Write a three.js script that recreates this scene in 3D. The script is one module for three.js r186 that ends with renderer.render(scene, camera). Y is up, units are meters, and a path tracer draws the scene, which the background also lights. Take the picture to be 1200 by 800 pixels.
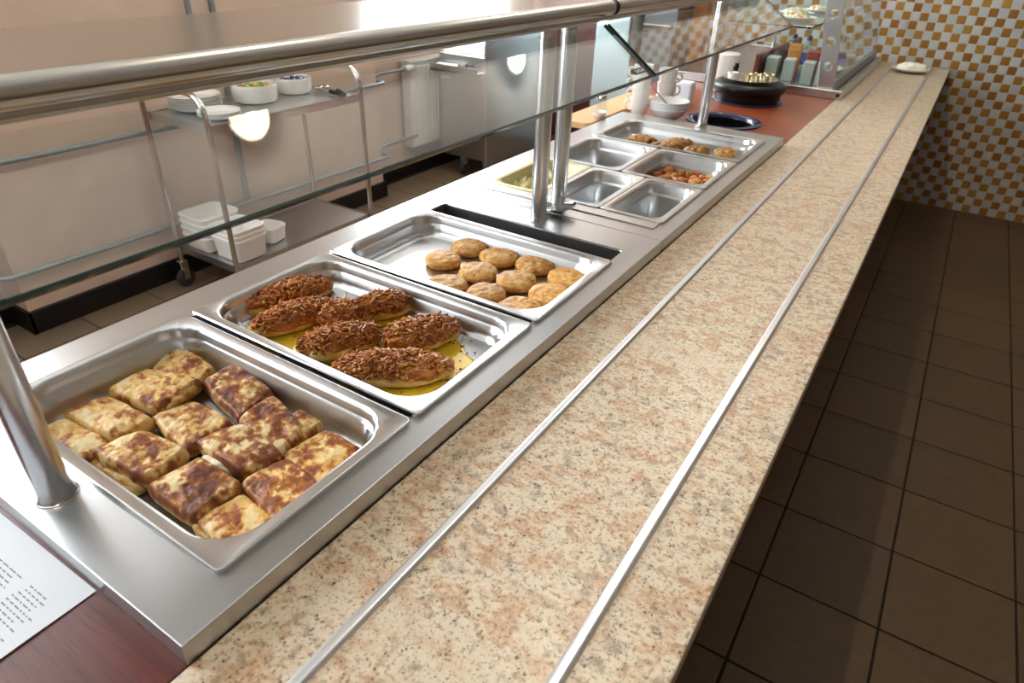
import * as THREE from 'three';
import { ImprovedNoise } from 'three/addons/math/ImprovedNoise.js';
import { RoundedBoxGeometry } from 'three/addons/geometries/RoundedBoxGeometry.js';
import { mergeGeometries as mergeRaw, mergeVertices, toCreasedNormals } from 'three/addons/utils/BufferGeometryUtils.js';
import { RectAreaLightUniformsLib } from 'three/addons/lights/RectAreaLightUniformsLib.js';

RectAreaLightUniformsLib.init();
const scene = new THREE.Scene();
const renderer = new THREE.WebGLRenderer();
renderer.toneMapping = THREE.LinearToneMapping;
renderer.toneMappingExposure = 2.1;
renderer.shadowMap.enabled = true;

// ---------------------------------------------------------------- camera
const camera = new THREE.PerspectiveCamera(54.84, 1.5, 0.05, 40);
camera.position.set(0.507, 1.4729, 0.2346);
camera.rotation.order = 'YXZ';
camera.rotation.set(-0.5528, 0.5528, 0.0356);
camera.focus = 1.15;
camera.userData.fStop = 7;
scene.add(camera);

// ---------------------------------------------------------------- daylight and lamps
scene.background = new THREE.Color().setRGB(3.6, 3.8, 4.0);
const DAY = new THREE.Color().setRGB(0.91, 0.96, 1.0);
const LAMP = new THREE.Color().setRGB(1.0, 0.86, 0.66);
function daylight(z0, z1, y0, y1, strength) {
  const l = new THREE.RectAreaLight(DAY, strength, Math.abs(z1 - z0), y1 - y0);
  l.position.set(-2.63, (y0 + y1) / 2, (z0 + z1) / 2);
  l.lookAt(0, (y0 + y1) / 2, (z0 + z1) / 2);
  l.rotation.y += 0; scene.add(l);
}
const W1 = [-4.5, -2.93, 0.95, 2.6], W2 = [-0.55, 1.6, 0.95, 2.6];   // the two windows of the left wall
daylight(...W1, 5);
daylight(...W2, 3.6);
const LAMPS = [[-0.215, 0.5], [-0.215, -1.42], [-0.22, -3.33]];           // dome lamps above the counter
const LAMP_POWER = 1.0;
const CEIL = 3.0;

// ---------------------------------------------------------------- helpers
const noise = new ImprovedNoise();
const mergeGeometries = (a) => { const n = a.map((g) => g.index ? g.toNonIndexed() : g), uv = n.every((g) => g.attributes.uv); if (!uv) n.forEach((g) => g.deleteAttribute('uv')); return mergeRaw(n); };
let seed = 7;
const rnd = () => { seed = (seed * 1664525 + 1013904223) % 4294967296; return seed / 4294967296; };
const rr = (a, b) => a + (b - a) * rnd();
const clamp = (x, a = 0, b = 1) => Math.min(b, Math.max(a, x));
const sstep = (a, b, x) => { const t = clamp((x - a) / (b - a)); return t * t * (3 - 2 * t); };
const mix = (a, b, t) => a + (b - a) * t;
const mix3 = (a, b, t) => [mix(a[0], b[0], t), mix(a[1], b[1], t), mix(a[2], b[2], t)];
function fbm(x, y, z = 0, o = 4) { let s = 0, a = 0.5, f = 1; for (let i = 0; i < o; i++) { s += a * noise.noise(x * f + 3.1 * i, y * f + 7.7 * i, z * f + 1.3 * i); a *= 0.5; f *= 2.03; } return s; }
const lin = (h) => { const c = new THREE.Color(h); return [c.r, c.g, c.b]; };
const ORD = ['lowest', 'second lowest', 'third', 'fourth', 'fifth', 'sixth', 'topmost'], ord = (k, n) => k === n - 1 ? 'topmost' : ORD[k];
const taken = {};
function numbered(n) { taken[n] = (taken[n] ?? -1) + 1; return taken[n] ? n + '_' + String(taken[n]).padStart(3, '0') : n; }
function thing(name, label, category, pos = [0, 0, 0], turn = 0, group) {
  const o = new THREE.Group(); o.name = numbered(name); o.position.set(...pos); o.rotation.y = turn;
  o.userData = { label, category }; if (group) o.userData.group = group;
  scene.add(o); return o;
}
function solo(name, label, category, geo, m, pos = [0, 0, 0], turn = 0, group) {
  const o = new THREE.Mesh(geo, m); o.name = numbered(name); o.position.set(...pos); o.rotation.y = turn;
  o.userData = { label, category }; if (group) o.userData.group = group;
  scene.add(o); return o;
}
function structure(name, label, category) { const o = new THREE.Group(); o.name = name; o.userData = { kind: 'structure', label, category }; scene.add(o); return o; }
function part(parent, name, geo, m, pos, label) {
  const o = new THREE.Mesh(geo, m); o.name = name; if (pos) o.position.set(...pos);
  if (label) o.userData.label = label;
  parent.add(o); return o;
}
function copy(root, pos, turn, label) { const c = root.clone(); c.name = numbered(root.name.replace(/_\d{3}$/, '')); c.position.set(...pos); if (turn !== undefined) c.rotation.y = turn; c.userData = { ...root.userData }; if (label) c.userData.label = label; scene.add(c); return c; }
// box from limits
function lim(x0, x1, y0, y1, z0, z1, r = 0) {
  const w = Math.abs(x1 - x0), h = Math.abs(y1 - y0), d = Math.abs(z1 - z0);
  const g = r ? new RoundedBoxGeometry(w, h, d, 2, r) : new THREE.BoxGeometry(w, h, d);
  g.translate((x0 + x1) / 2, (y0 + y1) / 2, (z0 + z1) / 2);
  return g;
}
function metreUV(g, s = 1) { // uv in metres by the face's main direction
  g = g.index ? g.toNonIndexed() : g; const p = g.attributes.position, n = g.attributes.normal, uv = new Float32Array(p.count * 2);
  for (let i = 0; i < p.count; i++) {
    const ax = Math.abs(n.getX(i)), ay = Math.abs(n.getY(i)), az = Math.abs(n.getZ(i));
    const [a, b] = ay >= ax && ay >= az ? [p.getX(i), p.getZ(i)] : ax >= az ? [p.getY(i), p.getZ(i)] : [p.getX(i), p.getY(i)];
    uv[2 * i] = a * s; uv[2 * i + 1] = b * s;
  }
  g.setAttribute('uv', new THREE.BufferAttribute(uv, 2)); return g;
}
const V = (x, y, z) => new THREE.Vector3(x, y, z);
function tube(pts, r, seg = 32, rad = 12, closed = false, tension = 0.5) { return new THREE.TubeGeometry(new THREE.CatmullRomCurve3(pts.map((p) => V(...p)), closed, 'centripetal', tension), seg, r, rad, closed); }
function pipe(path, r, bend = 0.05, rad = 12) { // straight runs with rounded corners
  const c = new THREE.CurvePath(), P = path.map((p) => V(...p)); let from = P[0];
  for (let i = 1; i < P.length; i++) {
    if (i === P.length - 1) { c.add(new THREE.LineCurve3(from, P[i])); break; }
    const a = P[i].clone().add(from.clone().sub(P[i]).setLength(bend)), b = P[i].clone().add(P[i + 1].clone().sub(P[i]).setLength(bend));
    c.add(new THREE.LineCurve3(from, a)); c.add(new THREE.QuadraticBezierCurve3(a, P[i], b)); from = b;
  }
  return new THREE.TubeGeometry(c, path.length * 24, r, rad, false);
}
function rod(a, b, r, rad = 16) { const A = V(...a), B = V(...b), g = new THREE.CylinderGeometry(r, r, A.distanceTo(B), rad); g.applyQuaternion(new THREE.Quaternion().setFromUnitVectors(V(0, 1, 0), B.clone().sub(A).normalize())); g.translate(...A.add(B).multiplyScalar(0.5).toArray()); return g; }
function lathe(pts, seg = 40) { return new THREE.LatheGeometry(pts.map(([r, y]) => new THREE.Vector2(r, y)), seg); }
function rrLoop(w, d, r, y, seg = 10) { // rounded rectangle, the corner arcs share one count
  const out = [], q = [[1, 1, 0], [-1, 1, 1], [-1, -1, 2], [1, -1, 3]]; r = Math.min(r, w / 2 - 1e-4, d / 2 - 1e-4);
  for (const [sx, sz, k] of q) for (let i = 0; i <= seg; i++) { const a = (k + i / seg) * Math.PI / 2; out.push([sx * (w / 2 - r) + r * Math.cos(a), y, sz * (d / 2 - r) + r * Math.sin(a)]); }
  return out;
}
function loft(loops, cap0 = false, cap1 = true, crease = 0.6) {
  const pos = [], idx = [], n = loops[0].length;
  for (const l of loops) for (const p of l) pos.push(...p);
  for (let k = 0; k + 1 < loops.length; k++) for (let i = 0; i < n; i++) { const a = k * n + i, b = k * n + (i + 1) % n, c = a + n, d = b + n; idx.push(a, b, c, b, d, c); }
  const cap = (k, flip) => { const l = loops[k], c = l.reduce((s, p) => [s[0] + p[0] / n, s[1] + p[1] / n, s[2] + p[2] / n], [0, 0, 0]), at = pos.length / 3; pos.push(...c); for (let i = 0; i < n; i++) { const a = k * n + i, b = k * n + (i + 1) % n; flip ? idx.push(b, a, at) : idx.push(a, b, at); } };
  if (cap0) cap(0, true); if (cap1) cap(loops.length - 1, false);
  let g = new THREE.BufferGeometry(); g.setAttribute('position', new THREE.Float32BufferAttribute(pos, 3)); g.setIndex(idx);
  g = toCreasedNormals(g, crease); return metreUV(g);
}
function shapeXZ(pts) { const s = new THREE.Shape(); pts.forEach(([x, z], i) => i ? s.lineTo(x, -z) : s.moveTo(x, -z)); s.closePath(); return s; } // extruded along +y after a turn
function slab(outer, holes, y0, y1, bevel = 0) { // a flat plate with holes, outline in x and z
  const s = shapeXZ(outer); for (const h of holes) s.holes.push(shapeXZ(h));
  const g = new THREE.ExtrudeGeometry(s, { depth: y1 - y0 - 2 * bevel, bevelEnabled: bevel > 0, bevelThickness: bevel, bevelSize: bevel, bevelOffset: -bevel, bevelSegments: 2, curveSegments: 8 });
  g.rotateX(-Math.PI / 2); g.translate(0, y0 + bevel, 0); return g;
}
const rect = (x0, x1, z0, z1) => [[x0, z0], [x1, z0], [x1, z1], [x0, z1]];
const roundRect = (x0, x1, z0, z1, r) => rrLoop(Math.abs(x1 - x0), Math.abs(z1 - z0), r, 0, 6).map(([x, , z]) => [x + (x0 + x1) / 2, z + (z0 + z1) / 2]);

// ---------------------------------------------------------------- textures
function tex(w, h, fn, srgb = true) {
  const d = new Uint8Array(w * h * 4);
  for (let y = 0; y < h; y++) for (let x = 0; x < w; x++) { const c = fn(x / w, y / h, x, y), i = 4 * (y * w + x); d[i] = 255 * clamp(c[0]); d[i + 1] = 255 * clamp(c[1]); d[i + 2] = 255 * clamp(c[2]); d[i + 3] = 255; }
  const t = new THREE.DataTexture(d, w, h); t.wrapS = t.wrapT = THREE.RepeatWrapping; t.magFilter = THREE.LinearFilter; t.minFilter = THREE.LinearMipmapLinearFilter;
  if (srgb) t.colorSpace = THREE.SRGBColorSpace; t.needsUpdate = true; return t;
}
const rep = (t, a, b) => { const c = t.clone(); c.repeat.set(a, b); c.needsUpdate = true; return c; };
function tile2(f, u, v, s) { // noise that repeats with the texture
  const e = (x) => sstep(0.8, 1, x), U = e(u), W = e(v);
  const row = (y) => U > 0 ? mix(f(u * s, y), f((u - 1) * s, y), U) : f(u * s, y);
  return W > 0 ? mix(row(v * s), row((v - 1) * s), W) : row(v * s);
}
// speckled granite, 0.7 m across
const specks = (() => { const w = 1024, a = new Float32Array(w * w * 2); // [dark, light]
  const put = (n, r0, r1, ch, amt) => { for (let k = 0; k < n; k++) { const cx = rnd() * w, cy = rnd() * w, r = rr(r0, r1), st = rr(0.55, 1.6), an = rr(0, 3.14); const R = Math.ceil(r * 1.8) + 1;
    for (let j = -R; j <= R; j++) for (let i = -R; i <= R; i++) { const x = (i * Math.cos(an) + j * Math.sin(an)) / (r * st), y = (-i * Math.sin(an) + j * Math.cos(an)) / (r / st), q = x * x + y * y; if (q < 1.3) { const at = 2 * ((((cy + j) | 0) + w) % w * w + (((cx + i) | 0) + w) % w) + ch; a[at] = Math.max(a[at], amt * sstep(1.3, 0.5, q)); } } } };
  put(9500, 0.8, 1.7, 0, 0.8); put(1300, 1.5, 3.0, 0, 1.0); put(9000, 1.0, 2.2, 1, 0.6); return a; })();
const graniteTex = tex(1024, 1024, (u, v, x, y) => {
  const big = tile2((a, b) => fbm(a * 0.8 + 0.35 * b, b * 1.3 - 0.2 * a, 2.2, 3), u, v, 18), vein = tile2((a, b) => fbm(a * 0.8 + 1.6 * noise.noise(a, b, 9), b * 2.0, 5.5, 3), u, v, 24), fine = tile2((a, b) => fbm(a, b, 8.1, 2), u, v, 120), mid = tile2((a, b) => fbm(a, b, 3.3, 3), u, v, 46);
  let c = [0.81, 0.755, 0.665];
  c = mix3(c, [0.72, 0.55, 0.41], clamp(sstep(-0.1, 0.4, big + 0.8 * mid) * 0.72));
  c = mix3(c, [0.64, 0.46, 0.35], clamp(sstep(0.1, 0.42, vein + 0.6 * fine) * 0.6));
  c = mix3(c, [0.5, 0.45, 0.4], clamp(sstep(0.1, 0.38, mid - 0.4 * big + 0.5 * fine) * 0.6));
  c = mix3(c, [0.86, 0.81, 0.72], clamp(sstep(0.02, 0.36, fine) * 0.55));
  c = mix3(c, [0.5, 0.38, 0.28], clamp(sstep(0.04, 0.36, -fine) * 0.65));
  const at = 2 * (y * 1024 + x); c = mix3(c, [0.9, 0.86, 0.78], specks[at + 1] * 0.5); c = mix3(c, [0.2, 0.16, 0.14], specks[at] * clamp(0.55 + 1.2 * mid));
  return c;
});
// wood print, warm light on the far top put into its colour, grain along x of the texture
const woodTex = tex(512, 512, (u, v) => { const g = tile2((a, b) => fbm(a * 0.35, b * 9, 1.7, 4), u, v, 6), f = tile2((a, b) => fbm(a * 2.0, b * 70, 4.7, 3), u, v, 4), w = tile2((a, b) => fbm(a, b * 3, 7.7, 3), u, v, 3); let c = mix3([0.48, 0.205, 0.085], [0.61, 0.29, 0.125], clamp(0.5 + 1.4 * g + 0.6 * w)); return mix3(c, [0.32, 0.12, 0.055], clamp(sstep(0.02, 0.4, f) * 0.8)); });
const woodTexN = rep(woodTex, 2.2, 2.2);
const wallTex = tex(256, 256, (u, v) => { const a = tile2((x, y) => fbm(x, y, 1.1, 4), u, v, 8); const k = 1 + 0.045 * a; return [0.84 * k, 0.76 * k, 0.695 * k]; });
const tileTex = tex(256, 256, (u, v) => { const a = tile2((x, y) => fbm(x, y, 4.4, 4), u, v, 9), b = tile2((x, y) => fbm(x, y, 9.4, 2), u, v, 70); const k = 1 + 0.16 * a + 0.14 * b; return [0.345 * k, 0.262 * k, 0.155 * k]; });

// ---------------------------------------------------------------- materials
const std = (o) => new THREE.MeshPhysicalMaterial(o);
const col = (h) => new THREE.Color(h);
const M = {
  steel: std({ color: 0xc9cbcd, metalness: 1, roughness: 0.31 }),
  steelPlain: std({ color: 0xc6c8ca, metalness: 1, roughness: 0.27 }),
  hood: std({ color: 0xbdbab4, metalness: 1, roughness: 0.22 }),
  chrome: std({ color: 0xd6d5d2, metalness: 1, roughness: 0.14 }),
  pan: std({ color: 0xcfd0d1, metalness: 1, roughness: 0.29 }),
  granite: std({ map: rep(graniteTex, 1 / 0.7, 1 / 0.7), roughness: 0.42, clearcoat: 0.35, clearcoatRoughness: 0.28 }),
  graniteEdge: std({ color: 0x8d7254, roughness: 0.5 }),
  alu: std({ color: 0xd9dce0, metalness: 1, roughness: 0.33 }),
  wood: std({ map: woodTexN, roughness: 0.36, clearcoat: 0.25, clearcoatRoughness: 0.25 }),  // far top; its warm reflected light is in the print
  woodShaded: std({ map: woodTexN, color: 0xa56f6c, roughness: 0.36, clearcoat: 0.25, clearcoatRoughness: 0.25 }),  // same wood on the near top, dimmer light put into the tint
  darkWood: std({ color: 0x4a1c15, roughness: 0.5 }),
  orangeWood: std({ color: 0xb06a34, roughness: 0.5 }),
  cabinet: std({ color: 0x6a3324, roughness: 0.5 }),
  wall: std({ map: rep(wallTex, 1.1, 1.1), roughness: 0.85 }),
  plaster: std({ color: 0x8a7a6a, roughness: 0.9 }),
  ceiling: std({ color: 0xefede9, roughness: 0.92 }),
  base: std({ color: 0x0d0d0f, roughness: 0.45 }),
  grout: std({ color: 0x1c1510, roughness: 0.9 }),
  tileDark: [0, 1, 2].map((k) => std({ map: tileTex, color: new THREE.Color().setRGB(...[[0.92, 0.92, 0.92], [1, 0.98, 0.95], [0.86, 0.87, 0.87]][k]), roughness: 0.5 })),
  tilePale: [0, 1].map((k) => std({ color: [0x74634f, 0x6d5d4b][k], roughness: 0.42 })),
  wallGrout: std({ color: 0xb9ae99, roughness: 0.85 }),
  mosaicWhite: [0xaeb0b3, 0xa6a9ae, 0xb3b2b0].map((c) => std({ color: c, roughness: 0.28 })),
  mosaicBrown: [0x94682a, 0x8b5f28, 0x987032, 0x85592a].map((c) => std({ color: c, roughness: 0.28 })),
  pipe: std({ color: 0x8f9a9d, roughness: 0.4, metalness: 0.3 }),
  radiator: std({ color: 0xe6e6e2, roughness: 0.4 }),
  white: std({ color: 0xf0efec, roughness: 0.22, clearcoat: 0.3, clearcoatRoughness: 0.1 }),
  foam: std({ color: 0xf4f3ef, roughness: 0.55, transmission: 0.06, thickness: 0 }),
  black: std({ color: 0x08080a, roughness: 0.34, specularIntensity: 0.7 }),
  blackMatte: std({ color: 0x101011, roughness: 0.7 }),
  rubber: std({ color: 0x343438, roughness: 0.65 }),
  purple: std({ color: 0x2c2e58, roughness: 0.16 }),  // black steel with the blue sky reflection put into its colour
  glass: std({ color: 0xfafdfd, transmission: 1, thickness: 0, roughness: 0.02, ior: 1.52 }),
  caseGlass: std({ color: 0xf5fbfa, transmission: 1, thickness: 0, roughness: 0.02, ior: 1.52 }),
  glassEdge: std({ color: 0x0a2c2d, roughness: 0.4, specularIntensity: 0.3 }),
  gasket: std({ color: 0x09090a, roughness: 0.5 }),
  paper: std({ color: 0xf3f4f6, roughness: 0.85 }),
  board: std({ color: 0xd9a878, roughness: 0.6 }),
  oil: std({ color: 0xffd93c, roughness: 0.06, transmission: 0.25, thickness: 0, ior: 1.45, clearcoat: 0.6, clearcoatRoughness: 0.04 }),
  vc: std({ vertexColors: true, roughness: 0.55 }),
  vcGreasy: std({ vertexColors: true, roughness: 0.52, specularIntensity: 0.7 }),
  vcWet: std({ vertexColors: true, roughness: 0.4 }),
  doorWhite: std({ color: 0xaebfc2, roughness: 0.4 }),
  greySteel: std({ color: 0x787e83, metalness: 0.5, roughness: 0.35 }),
  brass: std({ color: 0xd9cca4, metalness: 1, roughness: 0.22 }),
  blueLabel: std({ color: 0x1d4fb0, roughness: 0.4 }),
  navy: std({ color: 0x16244f, roughness: 0.4 }),
  clear: std({ color: 0xe9f6f8, transmission: 1, thickness: 0, roughness: 0.05, ior: 1.3 }),
  orange: std({ color: 0xe08a2c, roughness: 0.5 }), red: std({ color: 0xa3291f, roughness: 0.5 }), boxGrey: std({ color: 0xc9c6c2, roughness: 0.5 }),
  lampGlow: std({ color: 0xfff4dc, emissive: new THREE.Color().setRGB(1, 0.88, 0.66), emissiveIntensity: 8, roughness: 0.5 }),
  lampRim: std({ color: 0x6b6558, roughness: 0.5 }),
};
const Y = { wood: 0.843, granite: 0.8433, plate: 0.873, rim: 0.879 };

// ================================================================ THE ROOM
const ZB = -4.93, XR = 3.3, ZN = 3.3;
{
  const w = structure('wall_left', 'beige plaster wall with a pier between two window recesses', 'wall');
  part(w, 'pier', metreUV(lim(-2.78, -2.4, -0.1, CEIL, -2.83, -0.7)), M.wall);
  for (const [z0, z1, [a, b, y0, y1]] of [[ZB, -2.83, W1], [-0.7, ZN, W2]]) {
    part(w, 'parapet', metreUV(lim(-2.78, -2.6, -0.1, y0, z0, z1)), M.wall);
    part(w, 'lintel', metreUV(lim(-2.78, -2.6, y1, CEIL, z0, z1)), M.wall);
    part(w, 'jamb', metreUV(lim(-2.78, -2.6, y0, y1, z0, a)), M.wall);
    part(w, 'jamb', metreUV(lim(-2.78, -2.6, y0, y1, b, z1)), M.wall);
  }
  [W1, W2].forEach(([a, b, y0, y1], i) => {
    const o = structure('window_' + (i + 1), ['white framed window above the radiator', 'white framed window beside the pier'][i], 'window'), n = i ? 3 : 2, s = (b - a) / n, f = [];
    for (let k = 0; k <= n; k++) f.push(lim(-2.74, -2.68, y0, y1, a + k * s - 0.03, a + k * s + 0.03));
    f.push(lim(-2.74, -2.68, y0, y0 + 0.06, a, b), lim(-2.74, -2.68, y1 - 0.06, y1, a, b));
    part(o, 'window_frame', mergeGeometries(f), M.white);
    for (let k = 0; k < n; k++) part(o, 'pane', lim(-2.712, -2.708, y0 + 0.06, y1 - 0.06, a + k * s + 0.03, a + (k + 1) * s - 0.03), M.glass);
    part(o, 'window_sill', lim(-2.68, -2.5, y0 - 0.03, y0, a - 0.05, b + 0.05, 0.008), M.white);
  });
  const b = structure('baseboard_left', 'black plinth along the foot of the beige wall', 'baseboard');
  part(b, 'pier_plinth', lim(-2.42, -2.385, 0, 0.1, -2.845, -0.685, 0.004), M.base);
  part(b, 'return_plinth', lim(-2.6, -2.385, 0, 0.1, -0.7, -0.685), M.base);
  part(b, 'return_plinth', lim(-2.6, -2.385, 0, 0.1, -2.845, -2.83), M.base);
  part(b, 'recess_plinth', lim(-2.6, -2.575, 0, 0.1, ZB, -2.845), M.base);
  part(b, 'recess_plinth', lim(-2.6, -2.575, 0, 0.1, -0.685, ZN), M.base);
  for (const [n, l, g] of [['wall_right', 'plain pale wall of the dining side', lim(XR, XR + 0.15, -0.1, CEIL, ZB, ZN)], ['wall_front', 'plain pale wall behind the viewer', lim(-2.78, XR, -0.1, CEIL, ZN, ZN + 0.15)], ['ceiling', 'plain white ceiling', lim(-2.78, XR, CEIL, CEIL + 0.15, ZB, ZN)]]) {
    const o = new THREE.Mesh(g, n === 'ceiling' ? M.ceiling : M.plaster); o.name = n; o.userData = { kind: 'structure', label: l, category: n.split('_')[0] }; scene.add(o);
  }
}
{ // floor of single tiles; the far and hidden ones are joined
  const f = structure('floor', 'dark brown square tiled floor with black joints', 'floor');
  part(f, 'screed', lim(-2.78, XR + 0.15, -0.12, -0.004, ZB - 0.2, ZN + 0.15), M.grout);
  const t = 0.3, x0 = 0.466, z0 = -0.8707, G = lim(-0.147, 0.147, -0.012, 0, -0.147, 0.147), rest = [];
  const bev = (() => { const g = new RoundedBoxGeometry(0.295, 0.014, 0.295, 1, 0.0025); g.translate(0, -0.007, 0); return g; })();
  for (let i = -11; i < 10; i++) for (let k = -14; k < 14; k++) {
    const x = x0 + (i + 0.5) * t, z = z0 - (k + 0.5) * t; if (x < -2.6 || x > XR - 0.1 || z < ZB - 0.2 || z > ZN - 0.1) continue;
    const seen = (x > 0.3 && x < 1.75 && z < -0.1) || (x < -1.2 && x > -2.6 && z < 0.1 && z > -4.0);
    if (seen) { const o = part(f, 'tile', bev, x < -1 ? M.tilePale[(rnd() * 2) | 0] : M.tileDark[(rnd() * 3) | 0], [x, 0, z]); o.rotation.y = Math.floor(rnd() * 4) * Math.PI / 2; } else { const g = G.clone(); g.translate(x, 0, z); rest.push(g); }
  }
  const o = part(f, 'far_tiles', mergeGeometries(rest), M.tileDark[0]); o.userData.kind = 'stuff';
}
{ // back wall: mosaic of small square tiles, plain plaster on the kitchen side
  const w = structure('wall_back', 'mosaic wall of white and ochre square tiles in a chequer pattern', 'wall');
  part(w, 'mosaic_bed', lim(-1.1, XR, -0.1, CEIL, ZB - 0.2, ZB + 0.0022), M.wallGrout);
  part(w, 'plaster_face', metreUV(lim(-2.78, -1.1, -0.1, CEIL, ZB - 0.2, ZB)), M.wall);
  const p = 0.0498, g = new RoundedBoxGeometry(0.0455, 0.0455, 0.008, 1, 0.0015), pool = new Map(), cand = [];
  for (let i = 0; i < 88; i++) for (let k = 0; k < 60; k++) {
    const x = -1.075 + i * p, y = 0.025 + k * p, brown = (i + k) % 2 === 0, m = (brown ? M.mosaicBrown : M.mosaicWhite)[(rnd() * (brown ? 4 : 3)) | 0];
    if (x > XR - 0.03 || y > CEIL - 0.03) continue;
    const seen = x > 0.1 && x < 1.13 && y < 1.24 && !(x < 0.47 && y < 0.86);
    cand.push({ x, y, m, seen, d: seen ? Math.hypot(x - 0.62, y - 0.98) : 9 });
  }
  cand.sort((a, b) => a.d - b.d);
  cand.forEach((c, n) => { if (n < 300 && c.seen) part(w, 'tile', g, c.m, [c.x, c.y, ZB]); else { const q = new THREE.BoxGeometry(0.0455, 0.0455, 0.008); q.translate(c.x, c.y, ZB); if (!pool.has(c.m)) pool.set(c.m, []); pool.get(c.m).push(q); } });
  for (const [m, a] of pool) { const o = part(w, 'further_tiles', mergeGeometries(a), m); o.userData.kind = 'stuff'; }
}
{ // dome lamps
  for (const [x, z] of LAMPS) {
    const l = thing('ceiling_lamp', 'round dome lamp on the ceiling above the ' + (z > 0 ? 'printed sheet' : z > -2 ? 'patties' : 'black kettle'), 'lamp', [x, CEIL, z], 0, 'dome lamps above the counter');
    part(l, 'rim', lathe([[0, 0], [0.1, 0], [0.1, -0.03], [0.088, -0.035], [0.088, -0.02], [0, -0.02]], 40), M.lampRim);
    part(l, 'diffuser', lathe([[0.087, -0.034], [0.083, -0.046], [0.066, -0.06], [0.035, -0.068], [0.001, -0.07]], 40), M.lampGlow);
    const pl = new THREE.PointLight(LAMP, LAMP_POWER, 0, 2); pl.position.set(x, CEIL - 0.05, z); pl.shadow.radius = 1; scene.add(pl);
  }
}

// ================================================================ THE COUNTER
{
  const c = thing('tray_counter', 'long speckled beige stone-look tray counter with two metal rails', 'counter');
  const seam = -1.977;
  part(c, 'worktop', metreUV(lim(0.0412, 0.4514, Y.granite - 0.036, Y.granite, seam + 0.0006, 1.2, 0.0025)), M.granite);
  const far = lim(0.0412, 0.4514, Y.granite - 0.036, Y.granite, ZB + 0.006, seam - 0.0006, 0.0025); const fu = metreUV(far), uv = fu.attributes.uv; for (let i = 0; i < uv.count; i++) uv.setX(i, uv.getX(i) + 0.31);
  part(c, 'worktop', fu, M.granite);
  for (const x of [0.1435, 0.3545]) {
    const s = new THREE.Shape(); s.moveTo(-0.0085, 0); s.quadraticCurveTo(-0.0065, 0.0045, -0.003, 0.0048); s.lineTo(0.003, 0.0048); s.quadraticCurveTo(0.0065, 0.0045, 0.0085, 0); s.closePath();
    const g = new THREE.ExtrudeGeometry(s, { depth: 1.2 - ZB - 0.03, bevelEnabled: false, curveSegments: 5 }); g.translate(x, Y.granite - 0.0002, ZB + 0.015);
    part(c, 'rail', g, M.alu, undefined, 'flat metal tray rail');
  }
}
{ // cabinets that carry it all
  const k = thing('counter_cabinet', 'red brown wooden cabinet under the serving counter', 'cabinet');
  part(k, 'front_panel', lim(0.06, 0.1, 0.02, Y.granite - 0.036, ZB + 0.01, 1.2), M.cabinet);
  part(k, 'back_panel', lim(-0.58, -0.56, 0.02, 0.8, -2.36, 1.2), M.cabinet);
  part(k, 'back_panel', lim(-0.79, -0.77, 0.02, 0.8, ZB + 0.01, -2.36), M.cabinet);
  part(k, 'bottom_panel', lim(-0.56, 0.06, 0, 0.05, ZB + 0.01, 1.2), M.cabinet);
  part(k, 'divider', lim(-0.56, 0.06, 0.05, 0.8, 0.1, 0.12), M.cabinet);
  part(k, 'divider', lim(-0.77, 0.06, 0.05, 0.8, -2.4, -2.38), M.cabinet);
}
{
  solo('wooden_countertop', 'wooden countertop carrying the printed sheet, with shade painted into its dark red tone', 'countertop', metreUV(lim(-0.62, 0.0408, 0.8, Y.wood, 0.055, 1.2, 0.003)), M.woodShaded);
  const hx = -0.255, hz = -2.605, hr = 0.128;
  const s = shapeXZ(rect(-0.81, 0.0408, ZB + 0.01, -2.37)), h = new THREE.Path(); h.absarc(hx, -hz, hr, 0, Math.PI * 2, true); s.holes.push(h);
  const g = new THREE.ExtrudeGeometry(s, { depth: 0.04, bevelEnabled: false, curveSegments: 40 }); g.rotateX(-Math.PI / 2); g.translate(0, 0.803, 0);
  solo('wooden_countertop', 'wooden countertop between the warmer and the display case, with warm light painted into its orange tone', 'countertop', metreUV(g), M.wood);
  const b = thing('built_in_warmer', 'empty round black well with a dark rim tinted by painted sky sheen sunk in wooden countertop', 'warmer', [hx, Y.wood, hz]);
  part(b, 'rim', lathe([[0.118, -0.01], [0.122, 0.004], [0.135, 0.008], [0.15, 0.006], [0.153, 0], [0.126, -0.0005], [0.126, -0.03]], 48), M.purple, undefined, 'dark rim with blue sky sheen painted into its colour');
  part(b, 'well', lathe([[0.118, -0.01], [0.116, -0.15], [0, -0.15]], 48), M.black);
}

// ---------------------------------------------------------------- heated drop-in units
function warmer(name, label, z0, z1, h) { // z0 near, z1 far; h = opening [x0,x1,z0,z1]
  const o = thing(name, label, 'food warmer'), x0 = -0.604, x1 = 0.0405;
  part(o, 'top_plate', metreUV(slab(rect(x0, x1, z1, z0), [roundRect(h[0], h[1], h[3], h[2], 0.012)], Y.plate - 0.004, Y.plate, 0.0015)), M.steel);
  const d = 0.0015, yb = Y.wood + 0.0008, yt = Y.plate - 0.002;
  part(o, 'skirt', metreUV(mergeGeometries([lim(x1 - 0.003, x1, yb, yt, z1 + d, z0 - d), lim(x0, x0 + 0.003, yb, yt, z1 + d, z0 - d), lim(x0, x1, yb, yt, z0 - 0.003, z0), lim(x0, x1, yb, yt, z1, z1 + 0.003)])), M.steel);
  const [a, b, c, e] = h, y0 = 0.6, y1 = Y.plate - 0.004, q = 0.004;
  part(o, 'basin', mergeGeometries([lim(a - q, a, y0, y1, e, c), lim(b, b + q, y0, y1, e, c), lim(a, b, y0, y1, c, c + q), lim(a, b, y0, y1, e - q, e), lim(a, b, y0 - q, y0, e, c)]), M.steel, undefined, 'deep steel water bath');
  return o;
}
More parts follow.
